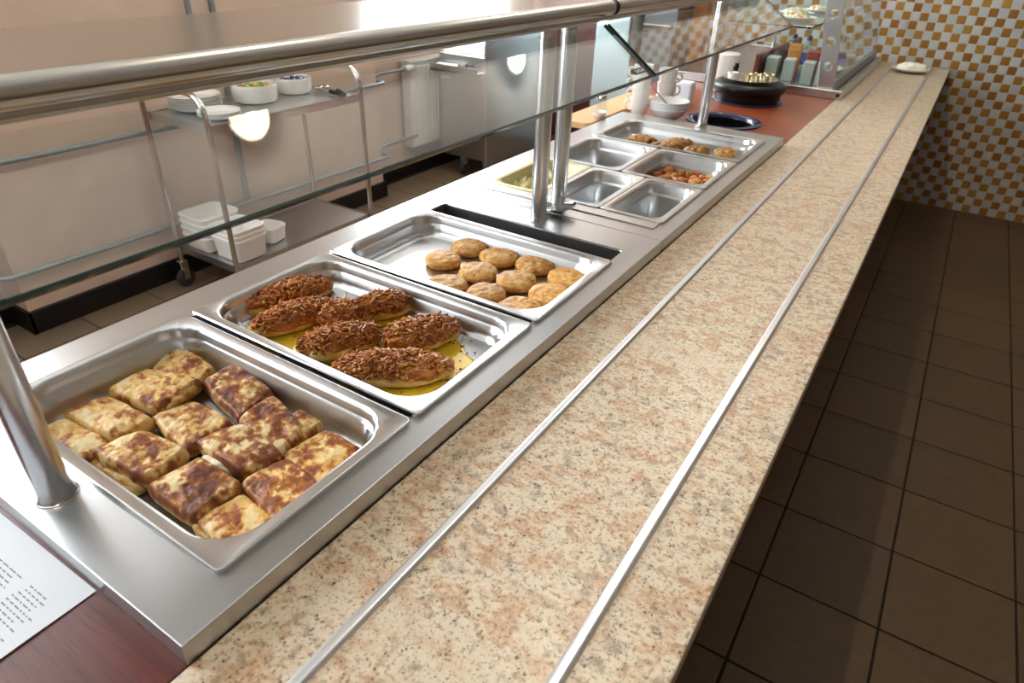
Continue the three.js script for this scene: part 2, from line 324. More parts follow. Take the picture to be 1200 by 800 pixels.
warmer('food_warmer', 'stainless steel drop-in food warmer holding pancakes, fillets and patties', 0.072, -1.176, [-0.521, -0.009, -0.008, -1.072]);
const w2 = warmer('food_warmer', 'stainless steel drop-in food warmer holding the small deep pans', -1.1785, -2.3634, [-0.518, -0.012, -1.262, -2.235]);
part(w2, 'adapter_bar', lim(-0.524, -0.004, Y.plate, Y.plate + 0.003, -1.272, -1.232, 0.001), M.pan);

// ---------------------------------------------------------------- gastronorm pans
function panGeometry(w, d, h, R, step = 0.018) {
  const L = [], add = (inset, y, r) => L.push(rrLoop(w - 2 * inset, d - 2 * inset, r, y, 10));
  add(0.0006, -0.0062, 0.011); add(0, -0.004, 0.011); add(0, -0.0016, 0.011); add(0.0009, -0.0004, 0.0105); add(0.0024, 0, 0.01);
  add(0.0045, -0.0006, 0.012); add(0.0155, -0.0008, R + 0.004); add(0.0185, -0.0022, R); add(0.0205, -0.006, R - 0.002);
  add(0.0215, -step, R - 0.003); add(0.0225, -step - 0.0025, R - 0.003); add(0.0262, -step - 0.0055, R - 0.005); add(0.0272, -step - 0.009, R - 0.005);
  const k = Math.min(0.02, h * 0.3); add(0.03 + h * 0.02, -h + k, R - 0.008); add(0.033 + h * 0.02, -h + k * 0.45, R - 0.01); add(0.039 + h * 0.02, -h + k * 0.13, R - 0.014); add(0.048 + h * 0.02, -h, R - 0.02);
  return loft(L, false, true, 0.75);
}
const H1 = 0.065, H2 = 0.05, H3 = 0.05;
const fullGeo = panGeometry(0.53, 0.325, H1, 0.062), shallowGeo = panGeometry(0.53, 0.325, H2, 0.058);
const panAt = (g, x, z, label, m = M.pan, y = Y.rim) => solo('gastronorm_pan', label, 'food pan', g, m, [x, y, z], 0);
panAt(fullGeo, -0.265, -0.1625, 'wide steel food pan filled with folded pancakes');
panAt(shallowGeo, -0.265, -0.3349 - 0.1625, 'wide steel food pan with topped fillets in yellow oil');
panAt(shallowGeo, -0.265, -0.6698 - 0.1625, 'wide steel food pan with pale breaded patties');
const third = panGeometry(0.1755, 0.316, 0.12, 0.036, 0.03), half = panGeometry(0.262, 0.316, 0.11, 0.045, 0.028), thirdLow = panGeometry(0.1755, 0.316, 0.08, 0.036, 0.022);
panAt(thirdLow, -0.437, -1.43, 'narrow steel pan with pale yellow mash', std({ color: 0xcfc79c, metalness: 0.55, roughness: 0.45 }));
panAt(third, -0.261, -1.43, 'narrow empty deep steel pan beside the mash');
panAt(third, -0.0845, -1.43, 'narrow empty deep steel pan next to the tray counter');
panAt(half, -0.395, -1.757, 'squarish empty deep steel pan in front of the cutlet pan');
panAt(half, -0.13, -1.757, 'squarish steel pan with orange stew');
panAt(shallowGeo, -0.262, -2.092, 'wide steel food pan with brown cutlets', M.pan);

// ---------------------------------------------------------------- food
function blob(rx, ry, rz, o = {}) { // rounded, bumpy body resting on y = 0
  const { pow = 2.4, amp = 0.002, freq = 60, sd = 0, color, seg = 44, flat = 0.5 } = o, pos = [], cl = [], idx = [], rows = seg / 2 | 0;
  for (let j = 0; j <= rows; j++) for (let i = 0; i <= seg; i++) {
    const ph = (j / rows) * Math.PI, th = (i % seg) / seg * 2 * Math.PI, e = 2 / pow, f = (v) => Math.sign(v) * Math.abs(v) ** e;
    let x = rx * f(Math.sin(ph)) * Math.cos(th), z = rz * f(Math.sin(ph)) * Math.sin(th), y = ry * f(Math.cos(ph));
    const wob = 1 + (o.wob ?? 0.05) * noise.noise(Math.cos(th) * 1.3 + sd, Math.sin(th) * 1.3, sd * 0.7);
    x *= wob; z *= wob;
    const n = fbm(x * freq + sd * 9.1, y * freq, z * freq - sd * 4.3, 4) * 2; const l = Math.hypot(x / rx, y / ry, z / rz) || 1;
    x += n * amp * x / rx / l; z += n * amp * z / rz / l; y += n * amp * (y > 0 ? 1 : 0.2);
    if (y < -ry * flat) y = -ry * flat; y += ry * flat;
    pos.push(x, y, z); if (color) cl.push(...color(x, y, z, n));
  }
  for (let j = 0; j < rows; j++) for (let i = 0; i < seg; i++) { const a = j * (seg + 1) + i, b = a + seg + 1; idx.push(a, a + 1, b, a + 1, b + 1, b); }
  let g = new THREE.BufferGeometry(); g.setAttribute('position', new THREE.Float32BufferAttribute(pos, 3)); if (color) g.setAttribute('color', new THREE.Float32BufferAttribute(cl, 3)); g.setIndex(idx);
  g = mergeVertices(g, 1e-6); g.computeVertexNormals(); return g;
}
// folded pancakes: a padded sheet over a four-cornered outline, browned in patches
const PALE = lin(0xe0bd78), GOLD = lin(0xcc953f), TAN = lin(0xb5702a), BROWN = lin(0x88461a), DARK = lin(0x4c2613), CREAM = lin(0xecdcb2);
function pancake(q, y0, H, sd, brown, o = {}) {
  const N = o.n ?? 72, pos = [], cl = [], idx = [], at = (s, t) => [0, 1].map((k) => 0.25 * ((1 - s) * (1 - t) * q[0][k] + (1 - s) * (1 + t) * q[1][k] + (1 + s) * (1 + t) * q[2][k] + (1 + s) * (1 - t) * q[3][k]));
  const [cx, cz] = at(0, 0), E = o.edge ?? 0.14;
  for (let j = 0; j <= N; j++) for (let i = 0; i <= N; i++) {
    let s = 2 * i / N - 1, t = 2 * j / N - 1; const e0 = Math.max(Math.abs(s), Math.abs(t));
    const r4 = (s ** 6 + t ** 6) ** (1 / 6) || 1e-6, sq = e0 / r4; s *= mix(1, sq, 0.75); t *= mix(1, sq, 0.75); // softened corners
    const k = clamp((e0 - (1 - E)) / E), an = k * 2.25, sc = e0 > 1 - E ? ((1 - E) + E * Math.sin(an) * (an > 1.57 ? 1 : 1)) / e0 : 1;
    const [x, z] = at(s * sc * 1.02, t * sc * 1.02), w = fbm(x * 28 + sd, z * 28, sd, 3), fine = fbm(x * 110, z * 110 + sd, sd, 3);
    const fold = o.fold ? 0.004 * sstep(o.fold[2] - 0.22, o.fold[2] + 0.22, s * o.fold[0] + t * o.fold[1]) : 0;
    let y = y0 + H * 0.5 + H * 0.5 * Math.cos(an) + (k < 1 ? (1 - k) : 0) * (0.006 * w + 0.0014 * fine + 0.5 * fold + (o.tilt ?? 0) * t + (o.tiltS ?? 0) * s + 0.004 * (1 - e0 * e0));
    const edgeWob = 0.004 * fbm(s * 2 + sd * 3, t * 2, 4.4, 2) * e0;
    pos.push(x + edgeWob * s, y, z + edgeWob * t);
    // colour: browned skin on top, pale side
    const a = fbm(x * 30 + sd * 5, y * 30, z * 30 - sd * 2, 3), b = fbm(x * 95 - sd, y * 95, z * 95 + 6.6, 4), f3 = fbm(x * 260, y * 200, z * 260 + sd, 2), big = noise.noise(x * 17 + sd * 2, sd * 3.3, z * 17);
    let c = mix3(PALE, GOLD, clamp(0.5 + 1.2 * a + 0.9 * b + 0.5 * f3));
    const skin = brown + 1.15 * a + 0.75 * b + 0.3 * f3 + 0.28 * big - (k > 0.6 ? 1.6 * (k - 0.6) : 0);
    c = mix3(c, TAN, sstep(0.0, 0.13, skin) * 0.9); c = mix3(c, BROWN, sstep(0.1, 0.34, skin) * 0.95); c = mix3(c, DARK, sstep(0.36, 0.7, skin) * 0.8);
    c = mix3(c, CREAM, 0.45 * sstep(0.1, 0.26, -a - 0.5 * b));
    cl.push(...c);
  }
  const W = N + 1;
  for (let j = 0; j < N; j++) for (let i = 0; i < N; i++) { const a = j * W + i; idx.push(a, a + W, a + 1, a + 1, a + W, a + W + 1); }
  // close the underside
  const m = pos.length / 3; pos.push(cx, y0 + 0.001, cz); cl.push(...GOLD);
  const ring = []; for (let i = 0; i < N; i++) ring.push(i); for (let j = 0; j < N; j++) ring.push(j * W + N); for (let i = N; i > 0; i--) ring.push(N * W + i); for (let j = N; j > 0; j--) ring.push(j * W);
  ring.forEach((a, k) => idx.push(a, ring[(k + 1) % ring.length], m));
  const g = new THREE.BufferGeometry(); g.setAttribute('position', new THREE.Float32BufferAttribute(pos, 3)); g.setAttribute('color', new THREE.Float32BufferAttribute(cl, 3)); g.setIndex(idx); g.computeVertexNormals(); return g;
}
const F1 = Y.rim - H1, grow = (q, f) => { const c = [0, 1].map((k) => q.reduce((s, p) => s + p[k] / 4, 0)); return q.map((p) => p.map((v, k) => c[k] + (v - c[k]) * f)); };
const shift = (q, x, z) => q.map((p) => [p[0] + x, p[1] + z]);
const CREPES = [
  // outline, base lift, height, browning, label, fold, flap
  [[[-0.475, -0.213], [-0.513, -0.287], [-0.398, -0.281], [-0.379, -0.222]], 0.0, 0.03, -0.02, 'golden folded pancake in the far corner of the pan, the uppermost of the pale ones', [0.4, 0.8, 0.1]],
  [[[-0.475, -0.14], [-0.475, -0.21], [-0.377, -0.242], [-0.362, -0.156]], 0.004, 0.032, 0.02, 'golden folded pancake with a rolled open end leaning on another pale one', [1, 0.2, 0.35]],
  [[[-0.478, -0.073], [-0.46, -0.135], [-0.35, -0.141], [-0.353, -0.079]], 0.0, 0.032, -0.05, 'smooth golden folded pancake with a thick double edge', [0.2, -1, 0.5]],
  [[[-0.465, -0.024], [-0.465, -0.069], [-0.353, -0.077], [-0.353, -0.018]], 0.0, 0.028, -0.02, 'golden pancake half hidden behind the steel post', [0.9, 0, 0.4]],
  [[[-0.368, -0.145], [-0.348, -0.206], [-0.252, -0.205], [-0.252, -0.126]], 0.0, 0.026, 0.1, 'lightly browned pancake surrounded by others in the middle of the pan', [0, 1, 0.5]],
  [[[-0.376, -0.24], [-0.38, -0.302], [-0.263, -0.29], [-0.247, -0.214]], 0.0, 0.032, 0.36, 'darkest fried pancake touching the far wall of the pan', [0.3, 0.9, 0.4]],
  [[[-0.25, -0.211], [-0.26, -0.285], [-0.155, -0.255], [-0.139, -0.194]], 0.0, 0.03, 0.24, 'fried pancake with pale streaks and a small piece tucked behind', [0.8, 0.3, 0.5]],
  [[[-0.137, -0.194], [-0.128, -0.272], [-0.043, -0.27], [-0.037, -0.186]], 0.0, 0.026, 0.08, 'fried pancake with a cream coloured centre in the corner by the fillets', [0.2, 1, 0.5]],
  [[[-0.257, -0.143], [-0.23, -0.207], [-0.13, -0.196], [-0.147, -0.139]], 0.002, 0.032, 0.32, 'dark fried pancake with white filling peeping out', [-0.7, 0.2, 0.55]],
  [[[-0.353, -0.048], [-0.336, -0.117], [-0.246, -0.126], [-0.236, -0.057]], 0.004, 0.03, 0.1, 'pancake with torn layered edges beside the steel post', [0.1, -0.9, 0.5]],
  [[[-0.232, -0.052], [-0.224, -0.129], [-0.131, -0.126], [-0.13, -0.051]], 0.0, 0.03, 0.22, 'fried pancake with a large pale patch inside a dark border', [0.9, 0.1, 0.55]],
  [[[-0.138, -0.128], [-0.124, -0.195], [-0.04, -0.182], [-0.04, -0.107]], 0.0, 0.03, 0.16, 'evenly orange brown pancake with a wrinkled skin near the pan edge', [0.5, 0.6, 0.5]],
  [[[-0.129, -0.055], [-0.118, -0.117], [-0.038, -0.109], [-0.062, -0.043]], 0.0, 0.026, 0.06, 'pale patched pancake in the pan corner with an opened side', [-0.5, -0.3, 0.6]],
];
CREPES.forEach(([q, lift, H, br, label, fold], i) => {
  const y0 = F1 + 0.0006 + lift;
  const o = thing('folded_pancake', label, 'pancake');
  o.userData.group = 'folded pancakes in the nearest pan';
  part(o, 'pancake_body', pancake(grow(q, 1.06), y0, H * 0.84, 3.7 + i * 1.93, br, { fold }), M.vcGreasy);
  if ([9, 2, 12, 3].includes(i)) { const d = { 9: [-0.008, 0.012], 2: [0.008, 0.008], 12: [-0.011, 0.006], 3: [0.006, 0.006] }[i]; part(o, 'folded_layer', pancake(shift(grow(q, 0.99), ...d), F1 + 0.001, 0.012, 21 + i, -0.3, { n: 40, edge: 0.12 }), M.vcGreasy, undefined, 'pale lower layer of the fold'); if (i === 9) part(o, 'folded_layer', pancake(shift(grow(q, 0.9), -0.004, 0.02), F1 + 0.0008, 0.007, 31 + i, -0.3, { n: 40, edge: 0.12 }), M.vcGreasy, undefined, 'pale lower layer of the fold'); }
  if (i === 8) part(o, 'filling', blob(0.03, 0.012, 0.014, { sd: 5, amp: 0.003, freq: 50, color: () => lin(0xf2e7cb) }), M.vcGreasy, [-0.205, F1 + 0.002, -0.139], 'white curd filling');
  if (i === 6) part(o, 'tucked_piece', pancake([[-0.2, -0.24], [-0.195, -0.284], [-0.143, -0.284], [-0.137, -0.24]], F1 + 0.001, 0.022, 44, 0.05, { n: 40 }), M.vcGreasy);
  if (i === 1) { const g = (() => { const t = tube([[-0.376, F1 + 0.021, -0.15], [-0.366, F1 + 0.023, -0.185], [-0.372, F1 + 0.022, -0.222]], 0.0085, 60, 20), p = t.attributes.position; for (let k = 0; k < p.count; k++) { const n = 1 + 0 * k, d = 0.004 * fbm(p.getX(k) * 70, p.getY(k) * 70, p.getZ(k) * 70, 3); p.setXYZ(k, p.getX(k) + d, p.getY(k) + d * n, p.getZ(k)); } t.computeVertexNormals(); return t; })(); const c = new Float32Array(g.attributes.position.count * 3); for (let k = 0; k < c.length; k += 3) { const q = g.attributes.position, i3 = k / 3, f = fbm(q.getX(i3) * 60, q.getY(i3) * 60, q.getZ(i3) * 60, 4); c.set(mix3(mix3(PALE, GOLD, clamp(0.5 + 1.6 * f)), TAN, sstep(0.08, 0.3, f)), k); } g.setAttribute('color', new THREE.BufferAttribute(c, 3)); part(o, 'rolled_end', g, M.vcGreasy); }
});

// topped fillets in oil
const F2 = Y.rim - H2;
{
  const shreds = (n, L, Wd, Hh) => { // a heap of fried vegetable bits over the fillet
    const gs = [], pal = [0xb0642a, 0xc4762f, 0xcf8a3c, 0x96501f, 0xd6a055, 0xba6a2a, 0xc57f38, 0x7a3f18, 0xa85a24].map(lin);
    for (let k = 0; k < n; k++) {
      const u = rr(-1, 1), v = rr(-1, 1), r = u * u + v * v; if (r > 1.04) continue;
      let g;
      if (k % 6) { g = new THREE.CapsuleGeometry(rr(0.0015, 0.0031), rr(0.006, 0.017), 2, 5); const p = g.attributes.position, bend = rr(-40, 40); for (let i = 0; i < p.count; i++) p.setX(i, p.getX(i) + bend * p.getY(i) ** 2); g.scale(1, 1, rr(0.5, 0.9)); g.rotateZ(Math.PI / 2 + rr(-0.4, 0.4)); }
      else { g = new THREE.IcosahedronGeometry(rr(0.0025, 0.0045), 1); const p = g.attributes.position; for (let i = 0; i < p.count; i++) { const q = 1 + 0.35 * noise.noise(p.getX(i) * 300 + k, p.getY(i) * 300, p.getZ(i) * 300); p.setXYZ(i, p.getX(i) * q * 1.3, p.getY(i) * q * 0.7, p.getZ(i) * q); } g = g.index ? g : mergeVertices((g.deleteAttribute('uv'), g.deleteAttribute('normal'), g), 1e-6); }
      g.rotateY(rr(0, 6.28)); g.rotateX(rr(-0.35, 0.35));
      g.translate(u * L, Hh * Math.sqrt(Math.max(0, 1.05 - r)) + rr(-0.003, 0.0025), v * Wd);
      g.deleteAttribute('uv'); if (g.index) g = g.toNonIndexed(); g.computeVertexNormals();
      const c = mix3(pal[(rnd() * pal.length) | 0], pal[(rnd() * pal.length) | 0], 0.4), m = g.attributes.position.count, a = new Float32Array(m * 3); for (let i = 0; i < m; i++) a.set(c, 3 * i); g.setAttribute('color', new THREE.BufferAttribute(a, 3)); gs.push(g);
    }
    return mergeGeometries(gs);
  };
  const FISH = [[-0.505, -0.437, -0.457, -0.604], [-0.432, -0.387, -0.384, -0.543], [-0.366, -0.485, -0.318, -0.556], [-0.336, -0.536, -0.274, -0.642], [-0.315, -0.39, -0.238, -0.515], [-0.214, -0.485, -0.14, -0.617], [-0.222, -0.382, -0.062, -0.498]];
  FISH.forEach(([x0, z0, x1, z1], i) => {
    const L = Math.hypot(x1 - x0, z1 - z0) / 2 * 1.02, Wd = [0.036, 0.035, 0.034, 0.036, 0.037, 0.043, 0.04][i], o = thing('topped_fillet', ['topped fillet along the kitchen-side wall of the oily pan', 'topped fillet between the kitchen-side one and the pancake pan', 'shortest topped fillet, end to end with a longer one in the pan middle', 'topped fillet in the pan middle, by the rim of the patty pan', 'topped fillet by the rim of the pancake pan, in the middle', 'thick topped fillet with the highest heap, beside the bare oily end', 'longest topped fillet, by the rim of the pancake pan near the tray counter'][i], 'fillet', [(x0 + x1) / 2, F2 + 0.0012, (z0 + z1) / 2], -Math.atan2(z1 - z0, x1 - x0), 'topped fillets in the oily pan');
    part(o, 'fillet', blob(L, 0.0135, Wd, { pow: 2.5, amp: 0.003, freq: 55, sd: i * 3.1 + 1, wob: 0.2, flat: 0.8, color: (x, y, z, n) => mix3(mix3(lin(0xd9a94b), lin(0xe8c877), clamp(0.5 + n)), lin(0xa86a22), sstep(0.1, 0.6, fbm(x * 90, y * 60, z * 90 + i, 3) * 2)) }), M.vcWet, undefined, 'yellow egg-battered fillet');
    const t = part(o, 'topping_mound', blob(L * 0.95, 0.0195, Wd * 0.92, { pow: 2.6, amp: 0.004, freq: 70, sd: i * 2.3 + 9, wob: 0.24, flat: 0.3, seg: 64, color: (x, y, z, n) => mix3(mix3(lin(0x8c4a1c), lin(0xc0732f), clamp(0.5 + 0.9 * n)), lin(0xcf9a50), sstep(0.25, 0.7, fbm(x * 190, y * 190, z * 190 + i, 3) * 2)) }), M.vcWet, [0, 0.0125, 0], 'brown fried vegetable topping');
    const s = part(t, 'shreds', shreds(Math.round(4600 * L + 200), L * 0.98, Wd * 1.0, 0.0255), M.vcWet, [0, 0.0035, 0]); s.userData.kind = 'stuff';
  });
  // puddles of yellow oil
  const puddle = (cx, cz, rx, rz, sd) => { const n = 60, s = new THREE.Shape(); for (let k = 0; k <= n; k++) { const a = (k % n) / n * 2 * Math.PI, r = 1 + 0.42 * noise.noise(Math.cos(a) * 1.5 + sd, Math.sin(a) * 1.5, sd) + 0.12 * noise.noise(Math.cos(a) * 6, Math.sin(a) * 6, sd); const x = cx + rx * r * Math.cos(a), z = cz + rz * r * Math.sin(a); k ? s.lineTo(x, -z) : s.moveTo(x, -z); } const g = new THREE.ExtrudeGeometry(s, { depth: 0.0006, bevelEnabled: true, bevelThickness: 0.0005, bevelSize: 0.002, bevelSegments: 2 }); g.rotateX(-Math.PI / 2); return g; };
  const oil = solo('oil_puddle', 'yellow oil pooled on the floor of the fillet pan', 'oil', mergeGeometries([puddle(-0.155, -0.485, 0.118, 0.118, 1.2), puddle(-0.36, -0.46, 0.13, 0.1, 4.4), puddle(-0.28, -0.56, 0.12, 0.05, 7.7)]), M.oil, [0, F2 + 0.0003, 0]);
  oil.userData.kind = 'stuff';
  const bits = []; for (let k = 0; k < 260; k++) { const x = rr(-0.46, -0.055), z = rr(-0.61, -0.385), g = new THREE.IcosahedronGeometry(rr(0.0008, 0.0028), 0); g.scale(rr(0.6, 1.6), 0.5, 1); g.rotateY(rr(0, 6)); g.translate(x, F2 + 0.0022, z); if (x < -0.2 && rnd() < 0.6) continue; const c = lin([0x6b2b12, 0x96451b, 0xc79a4a, 0x3f1c0d][(rnd() * 4) | 0]), a = new Float32Array(g.attributes.position.count * 3); for (let i = 0; i < a.length; i += 3) a.set(c, i); g.setAttribute('color', new THREE.BufferAttribute(a, 3)); bits.push(g); }
  const cr = solo('crumbs', 'dark fried crumbs scattered in the yellow oil', 'crumbs', mergeGeometries(bits), M.vcWet); cr.userData.kind = 'stuff';
}
// breaded patties
const F3 = Y.rim - H3;
{
  const P = [[-0.35, -0.845], [-0.344, -0.936], [-0.254, -0.93], [-0.25, -0.833], [-0.169, -0.943], [-0.157, -0.851], [-0.261, -0.754], [-0.172, -0.764], [-0.076, -0.928], [-0.072, -0.828], [-0.094, -0.764]];
  for (let it = 0; it < 60; it++) for (let a = 0; a < 11; a++) for (let b = 0; b < a; b++) { const dx = P[a][0] - P[b][0], dz = P[a][1] - P[b][1], d = Math.hypot(dx, dz), q = 0.0895; if (d < q) { const m = (q - d) / 2 / d; P[a][0] += dx * m; P[a][1] += dz * m; P[b][0] -= dx * m; P[b][1] -= dz * m; } }
  P.forEach(([x, z], i) => solo('breaded_patty', ['breaded patty at the kitchen end of the middle row', 'first breaded patty along the slot wall, at the kitchen end', 'second breaded patty along the slot wall from the kitchen end', 'second breaded patty of the middle row from the kitchen end', 'third breaded patty along the slot wall from the kitchen end', 'breaded patty in the middle of the pan, ringed by six others', 'breaded patty along the fillet pan rim, at the kitchen end', 'middle breaded patty of the three along the fillet pan rim', 'breaded patty in the pan corner between slot and tray counter', 'breaded patty of the middle row next to the tray counter', 'breaded patty by the fillet pan rim, cut off by the pan corner'][i], 'patty', blob(rr(0.0425, 0.0455), 0.0125, rr(0.0415, 0.044), { pow: 3, amp: 0.0016, freq: 75, sd: i * 4.7 + 2, wob: 0.07, flat: 0.8, seg: 72, color: (px, py, pz, n) => { const b = fbm(px * 160 + i, py * 160, pz * 160, 3), a = fbm(px * 34 + i * 3, 1, pz * 34, 3); let c = mix3(lin(0xd08c36), lin(0xe3b164), clamp(0.5 + 1.3 * a + 0.8 * b)); c = mix3(c, lin(0xefd7a4), sstep(0.1, 0.45, b + 0.5 * a) * 0.7); c = mix3(c, lin(0x9a5a22), sstep(0.14, 0.42, -b - 0.5 * a + (i % 3 === 1 ? 0.12 : 0)) * 0.7); return c; } }), M.vc, [x, F3 + 0.0006, z], rr(0, 6), 'breaded patties'));
}
// brown cutlets of the far pan
{
  [[-0.402, -2.105], [-0.3, -2.06], [-0.277, -2.15], [-0.191, -2.09], [-0.095, -2.12]].forEach(([x, z], i) => solo('meat_cutlet', ['brown cutlet at the kitchen end of the cutlet pan', 'low brown cutlet by the deep pan rim', 'brown cutlet half behind the low one', 'fourth brown cutlet from the kitchen end', 'brown cutlet nearest the tray counter in the cutlet pan'][i], 'cutlet', blob(0.053, 0.018, 0.039, { pow: 2.4, amp: 0.005, freq: 60, sd: i * 5.3 + 3, wob: 0.15, flat: 0.7, color: (px, py, pz, n) => mix3(mix3(lin(0xa06a30), lin(0xd2a05a), clamp(0.5 + 0.9 * n)), lin(0x5a2f16), sstep(0.1, 0.5, fbm(px * 70 + i, py * 70, pz * 70, 3) * 2)) }), M.vcGreasy, [x, F2 + 0.0006, z], 0.4 * i, 'brown cutlets'));
  // stew and mash
  const heap = (w, d, h, sd, cols, bumps) => { const n = 46, pos = [], cl = [], idx = []; for (let j = 0; j <= n; j++) for (let i = 0; i <= n; i++) { const u = 2 * i / n - 1, v = 2 * j / n - 1, e = Math.max(Math.abs(u), Math.abs(v)), x = u * w / 2, z = v * d / 2, a = fbm(x * bumps + sd, z * bumps, sd, 3), b = fbm(x * bumps * 2.3, z * bumps * 2.3 + sd, 2.2, 3); pos.push(x, e > 0.999 ? 0 : h * (0.45 + 1.5 * a + 0.6 * b + 0.3 * (1 - e)) , z); cl.push(...mix3(mix3(cols[0], cols[1], clamp(0.5 + 1.8 * a)), cols[2], sstep(0.08, 0.35, b))); } const W = n + 1; for (let j = 0; j < n; j++) for (let i = 0; i < n; i++) { const q = j * W + i; idx.push(q, q + W, q + 1, q + 1, q + W, q + W + 1); } const g = new THREE.BufferGeometry(); g.setAttribute('position', new THREE.Float32BufferAttribute(pos, 3)); g.setAttribute('color', new THREE.Float32BufferAttribute(cl, 3)); g.setIndex(idx); g.computeVertexNormals(); return g; };
  const stew = thing('vegetable_stew', 'orange vegetable and meat stew in the squarish pan', 'stew', [-0.13, Y.rim - 0.062, -1.757]); stew.userData.kind = 'stuff';
  part(stew, 'sauce', heap(0.208, 0.262, 0.016, 3.3, [lin(0x8a3f14), lin(0xb5672a), lin(0xc98138)], 45), M.vcWet);
  const lumps = []; for (let k = 0; k < 70; k++) { const c = [0xc98d43, 0xb86a2a, 0xd9a152, 0x9a4a1c, 0xd97b2c][(rnd() * 5) | 0], g = blob(rr(0.01, 0.019), rr(0.006, 0.011), rr(0.008, 0.014), { seg: 14, amp: 0.002, freq: 120, sd: k * 1.7, flat: 1, color: () => lin(c) }); g.rotateY(rr(0, 6)); g.translate(rr(-0.085, 0.085), rr(0.004, 0.014), rr(-0.11, 0.11)); lumps.push(g); }
  part(stew, 'lumps', mergeGeometries(lumps), M.vcWet);
  const mash = solo('mashed_potato', 'pale yellow mash left in the narrow pan', 'mash', heap(0.124, 0.256, 0.036, 8.1, [lin(0xd8c87a), lin(0xeee2a6), lin(0xf4ecc0)], 40), M.vcWet, [-0.437, Y.rim - 0.052, -1.43]); mash.userData.kind = 'stuff';
}

// ---------------------------------------------------------------- sneeze guards
const PT = [-0.156, 1.316], PB = [-0.034, 1.228];                       // pane: upper and lower edge (x, y)
function guard(label, z0, z1, posts, sticker) {
  const o = thing('sneeze_guard', label, 'sneeze guard');
  for (const z of posts) { const p = part(o, 'post', lathe([[0.0235, 0], [0.0222, 0.004], [0.0195, 0.012], [0.0192, 0.03], [0.0192, 0.453]], 40), M.steelPlain, [-0.266, Y.plate, z]); part(p, 'foot_ring', lathe([[0.0245, 0], [0.0245, 0.0015], [0.0192, 0.0025]], 32), M.chrome); }
  // hood: a box with a flat top behind a round nosing
  part(o, 'top_shelf', metreUV(lim(-0.455, -0.148, 1.327, 1.3622, z1, z0, 0.004)), M.hood);
  part(o, 'front_tube', mergeGeometries([rod([-0.1465, 1.3505, z0 - 0.002], [-0.1465, 1.3505, z1 + 0.002], 0.0148, 28)]), M.hood);
  part(o, 'lower_lip', lim(-0.178, -0.16, 1.3225, 1.336, z1 + 0.02, z0 - 0.02, 0.003), M.hood);
  part(o, 'end_gasket', (() => { const g = new THREE.CylinderGeometry(0.0156, 0.0156, 0.006, 28); g.rotateX(Math.PI / 2); g.translate(-0.1465, 1.3505, z1 + 0.001); return g; })(), M.gasket);
  // pane of glass with dark edges
  const L = Math.hypot(PB[0] - PT[0], PB[1] - PT[1]), an = Math.atan2(PB[1] - PT[1], PB[0] - PT[0]), c = [(PT[0] + PB[0]) / 2, (PT[1] + PB[1]) / 2];
  const put = (g) => { g.rotateZ(an); g.translate(c[0], c[1], 0); return g; }, zc = (z0 + z1) / 2, ln = z0 - z1;
  const pane = part(o, 'glass_pane', put((() => { const g = new THREE.BoxGeometry(L, 0.006, ln - 0.004); g.translate(0, 0, zc); return g; })()), M.glass);
  const eb = (x0, x1, a, b) => { const g = new THREE.BoxGeometry(x1 - x0, 0.0064, b - a); g.translate((x0 + x1) / 2, 0, (a + b) / 2); return put(g); };
  part(pane, 'glass_edge', eb(L / 2 - 0.0035, L / 2, z1 + 0.002, z0 - 0.002), M.glassEdge, undefined, 'dark green lower edge');
  part(pane, 'glass_edge', eb(-L / 2, L / 2, z1 + 0.001, z1 + 0.004), M.glassEdge); part(pane, 'glass_edge', eb(-L / 2, L / 2, z0 - 0.004, z0 - 0.001), M.glassEdge);
  if (sticker) {
    const s = part(pane, 'maker_sticker', put((() => { const g = new THREE.BoxGeometry(0.014, 0.0004, 0.06); g.translate(L / 2 - 0.021, 0.0033, z1 + 0.045); return g; })()), M.navy, undefined, 'small dark blue sticker with pale lettering');
    const marks = []; for (let k = 0; k < 7; k++) { const g = new THREE.BoxGeometry(0.0075, 0.0003, 0.0016), h = new THREE.BoxGeometry(0.0016, 0.0003, 0.004); g.translate(L / 2 - 0.021, 0.0036, z1 + 0.021 + k * 0.0064); h.translate(L / 2 - 0.021 + (k % 3 - 1) * 0.003, 0.0036, z1 + 0.023 + k * 0.0064); marks.push(put(g), put(h)); }
    part(s, 'lettering', mergeGeometries(marks), M.paper);
  }
  return o;
}
guard('glass and steel sneeze guard over the pancakes, fillets and patties', 0.13, -1.172, [0.032, -1.123], true);
guard('glass and steel sneeze guard over the small deep pans', -1.182, -2.45, [-1.222, -2.352], false);

// serving spoons beside the posts
{
  const spoon = (name, label, a, b, tip, r) => { const o = thing(name, label, 'spoon'); part(o, 'handle', (() => { const g = tube([a, [mix(a[0], b[0], 0.5), mix(a[1], b[1], 0.5) + 0.006, mix(a[2], b[2], 0.5)], b], 0.0034, 30, 8); return g; })(), M.chrome);
    const g = new THREE.SphereGeometry(r, 28, 10, 0, 6.284, Math.PI / 2, Math.PI / 2); g.scale(1.35, 0.42, 0.95); const d = Math.atan2(-(tip[2] - b[2]), tip[0] - b[0]); g.rotateZ(0.22); g.rotateY(d); g.translate((b[0] + tip[0]) / 2, (b[1] + tip[1]) / 2 + r * 0.35, (b[2] + tip[2]) / 2); part(o, 'bowl', g, M.chrome); return o; };
  spoon('serving_spoon', 'steel serving spoon lying on the joint between the warmers', [-0.51, 0.8775, -1.196], [-0.275, 0.8765, -1.176], [-0.215, 0.885, -1.2], 0.033);
  spoon('serving_fork', 'second steel utensil handle lying along the adapter bar', [-0.49, 0.8795, -1.236], [-0.305, 0.8775, -1.218], [-0.3, 0.8775, -1.214], 0.012);
}
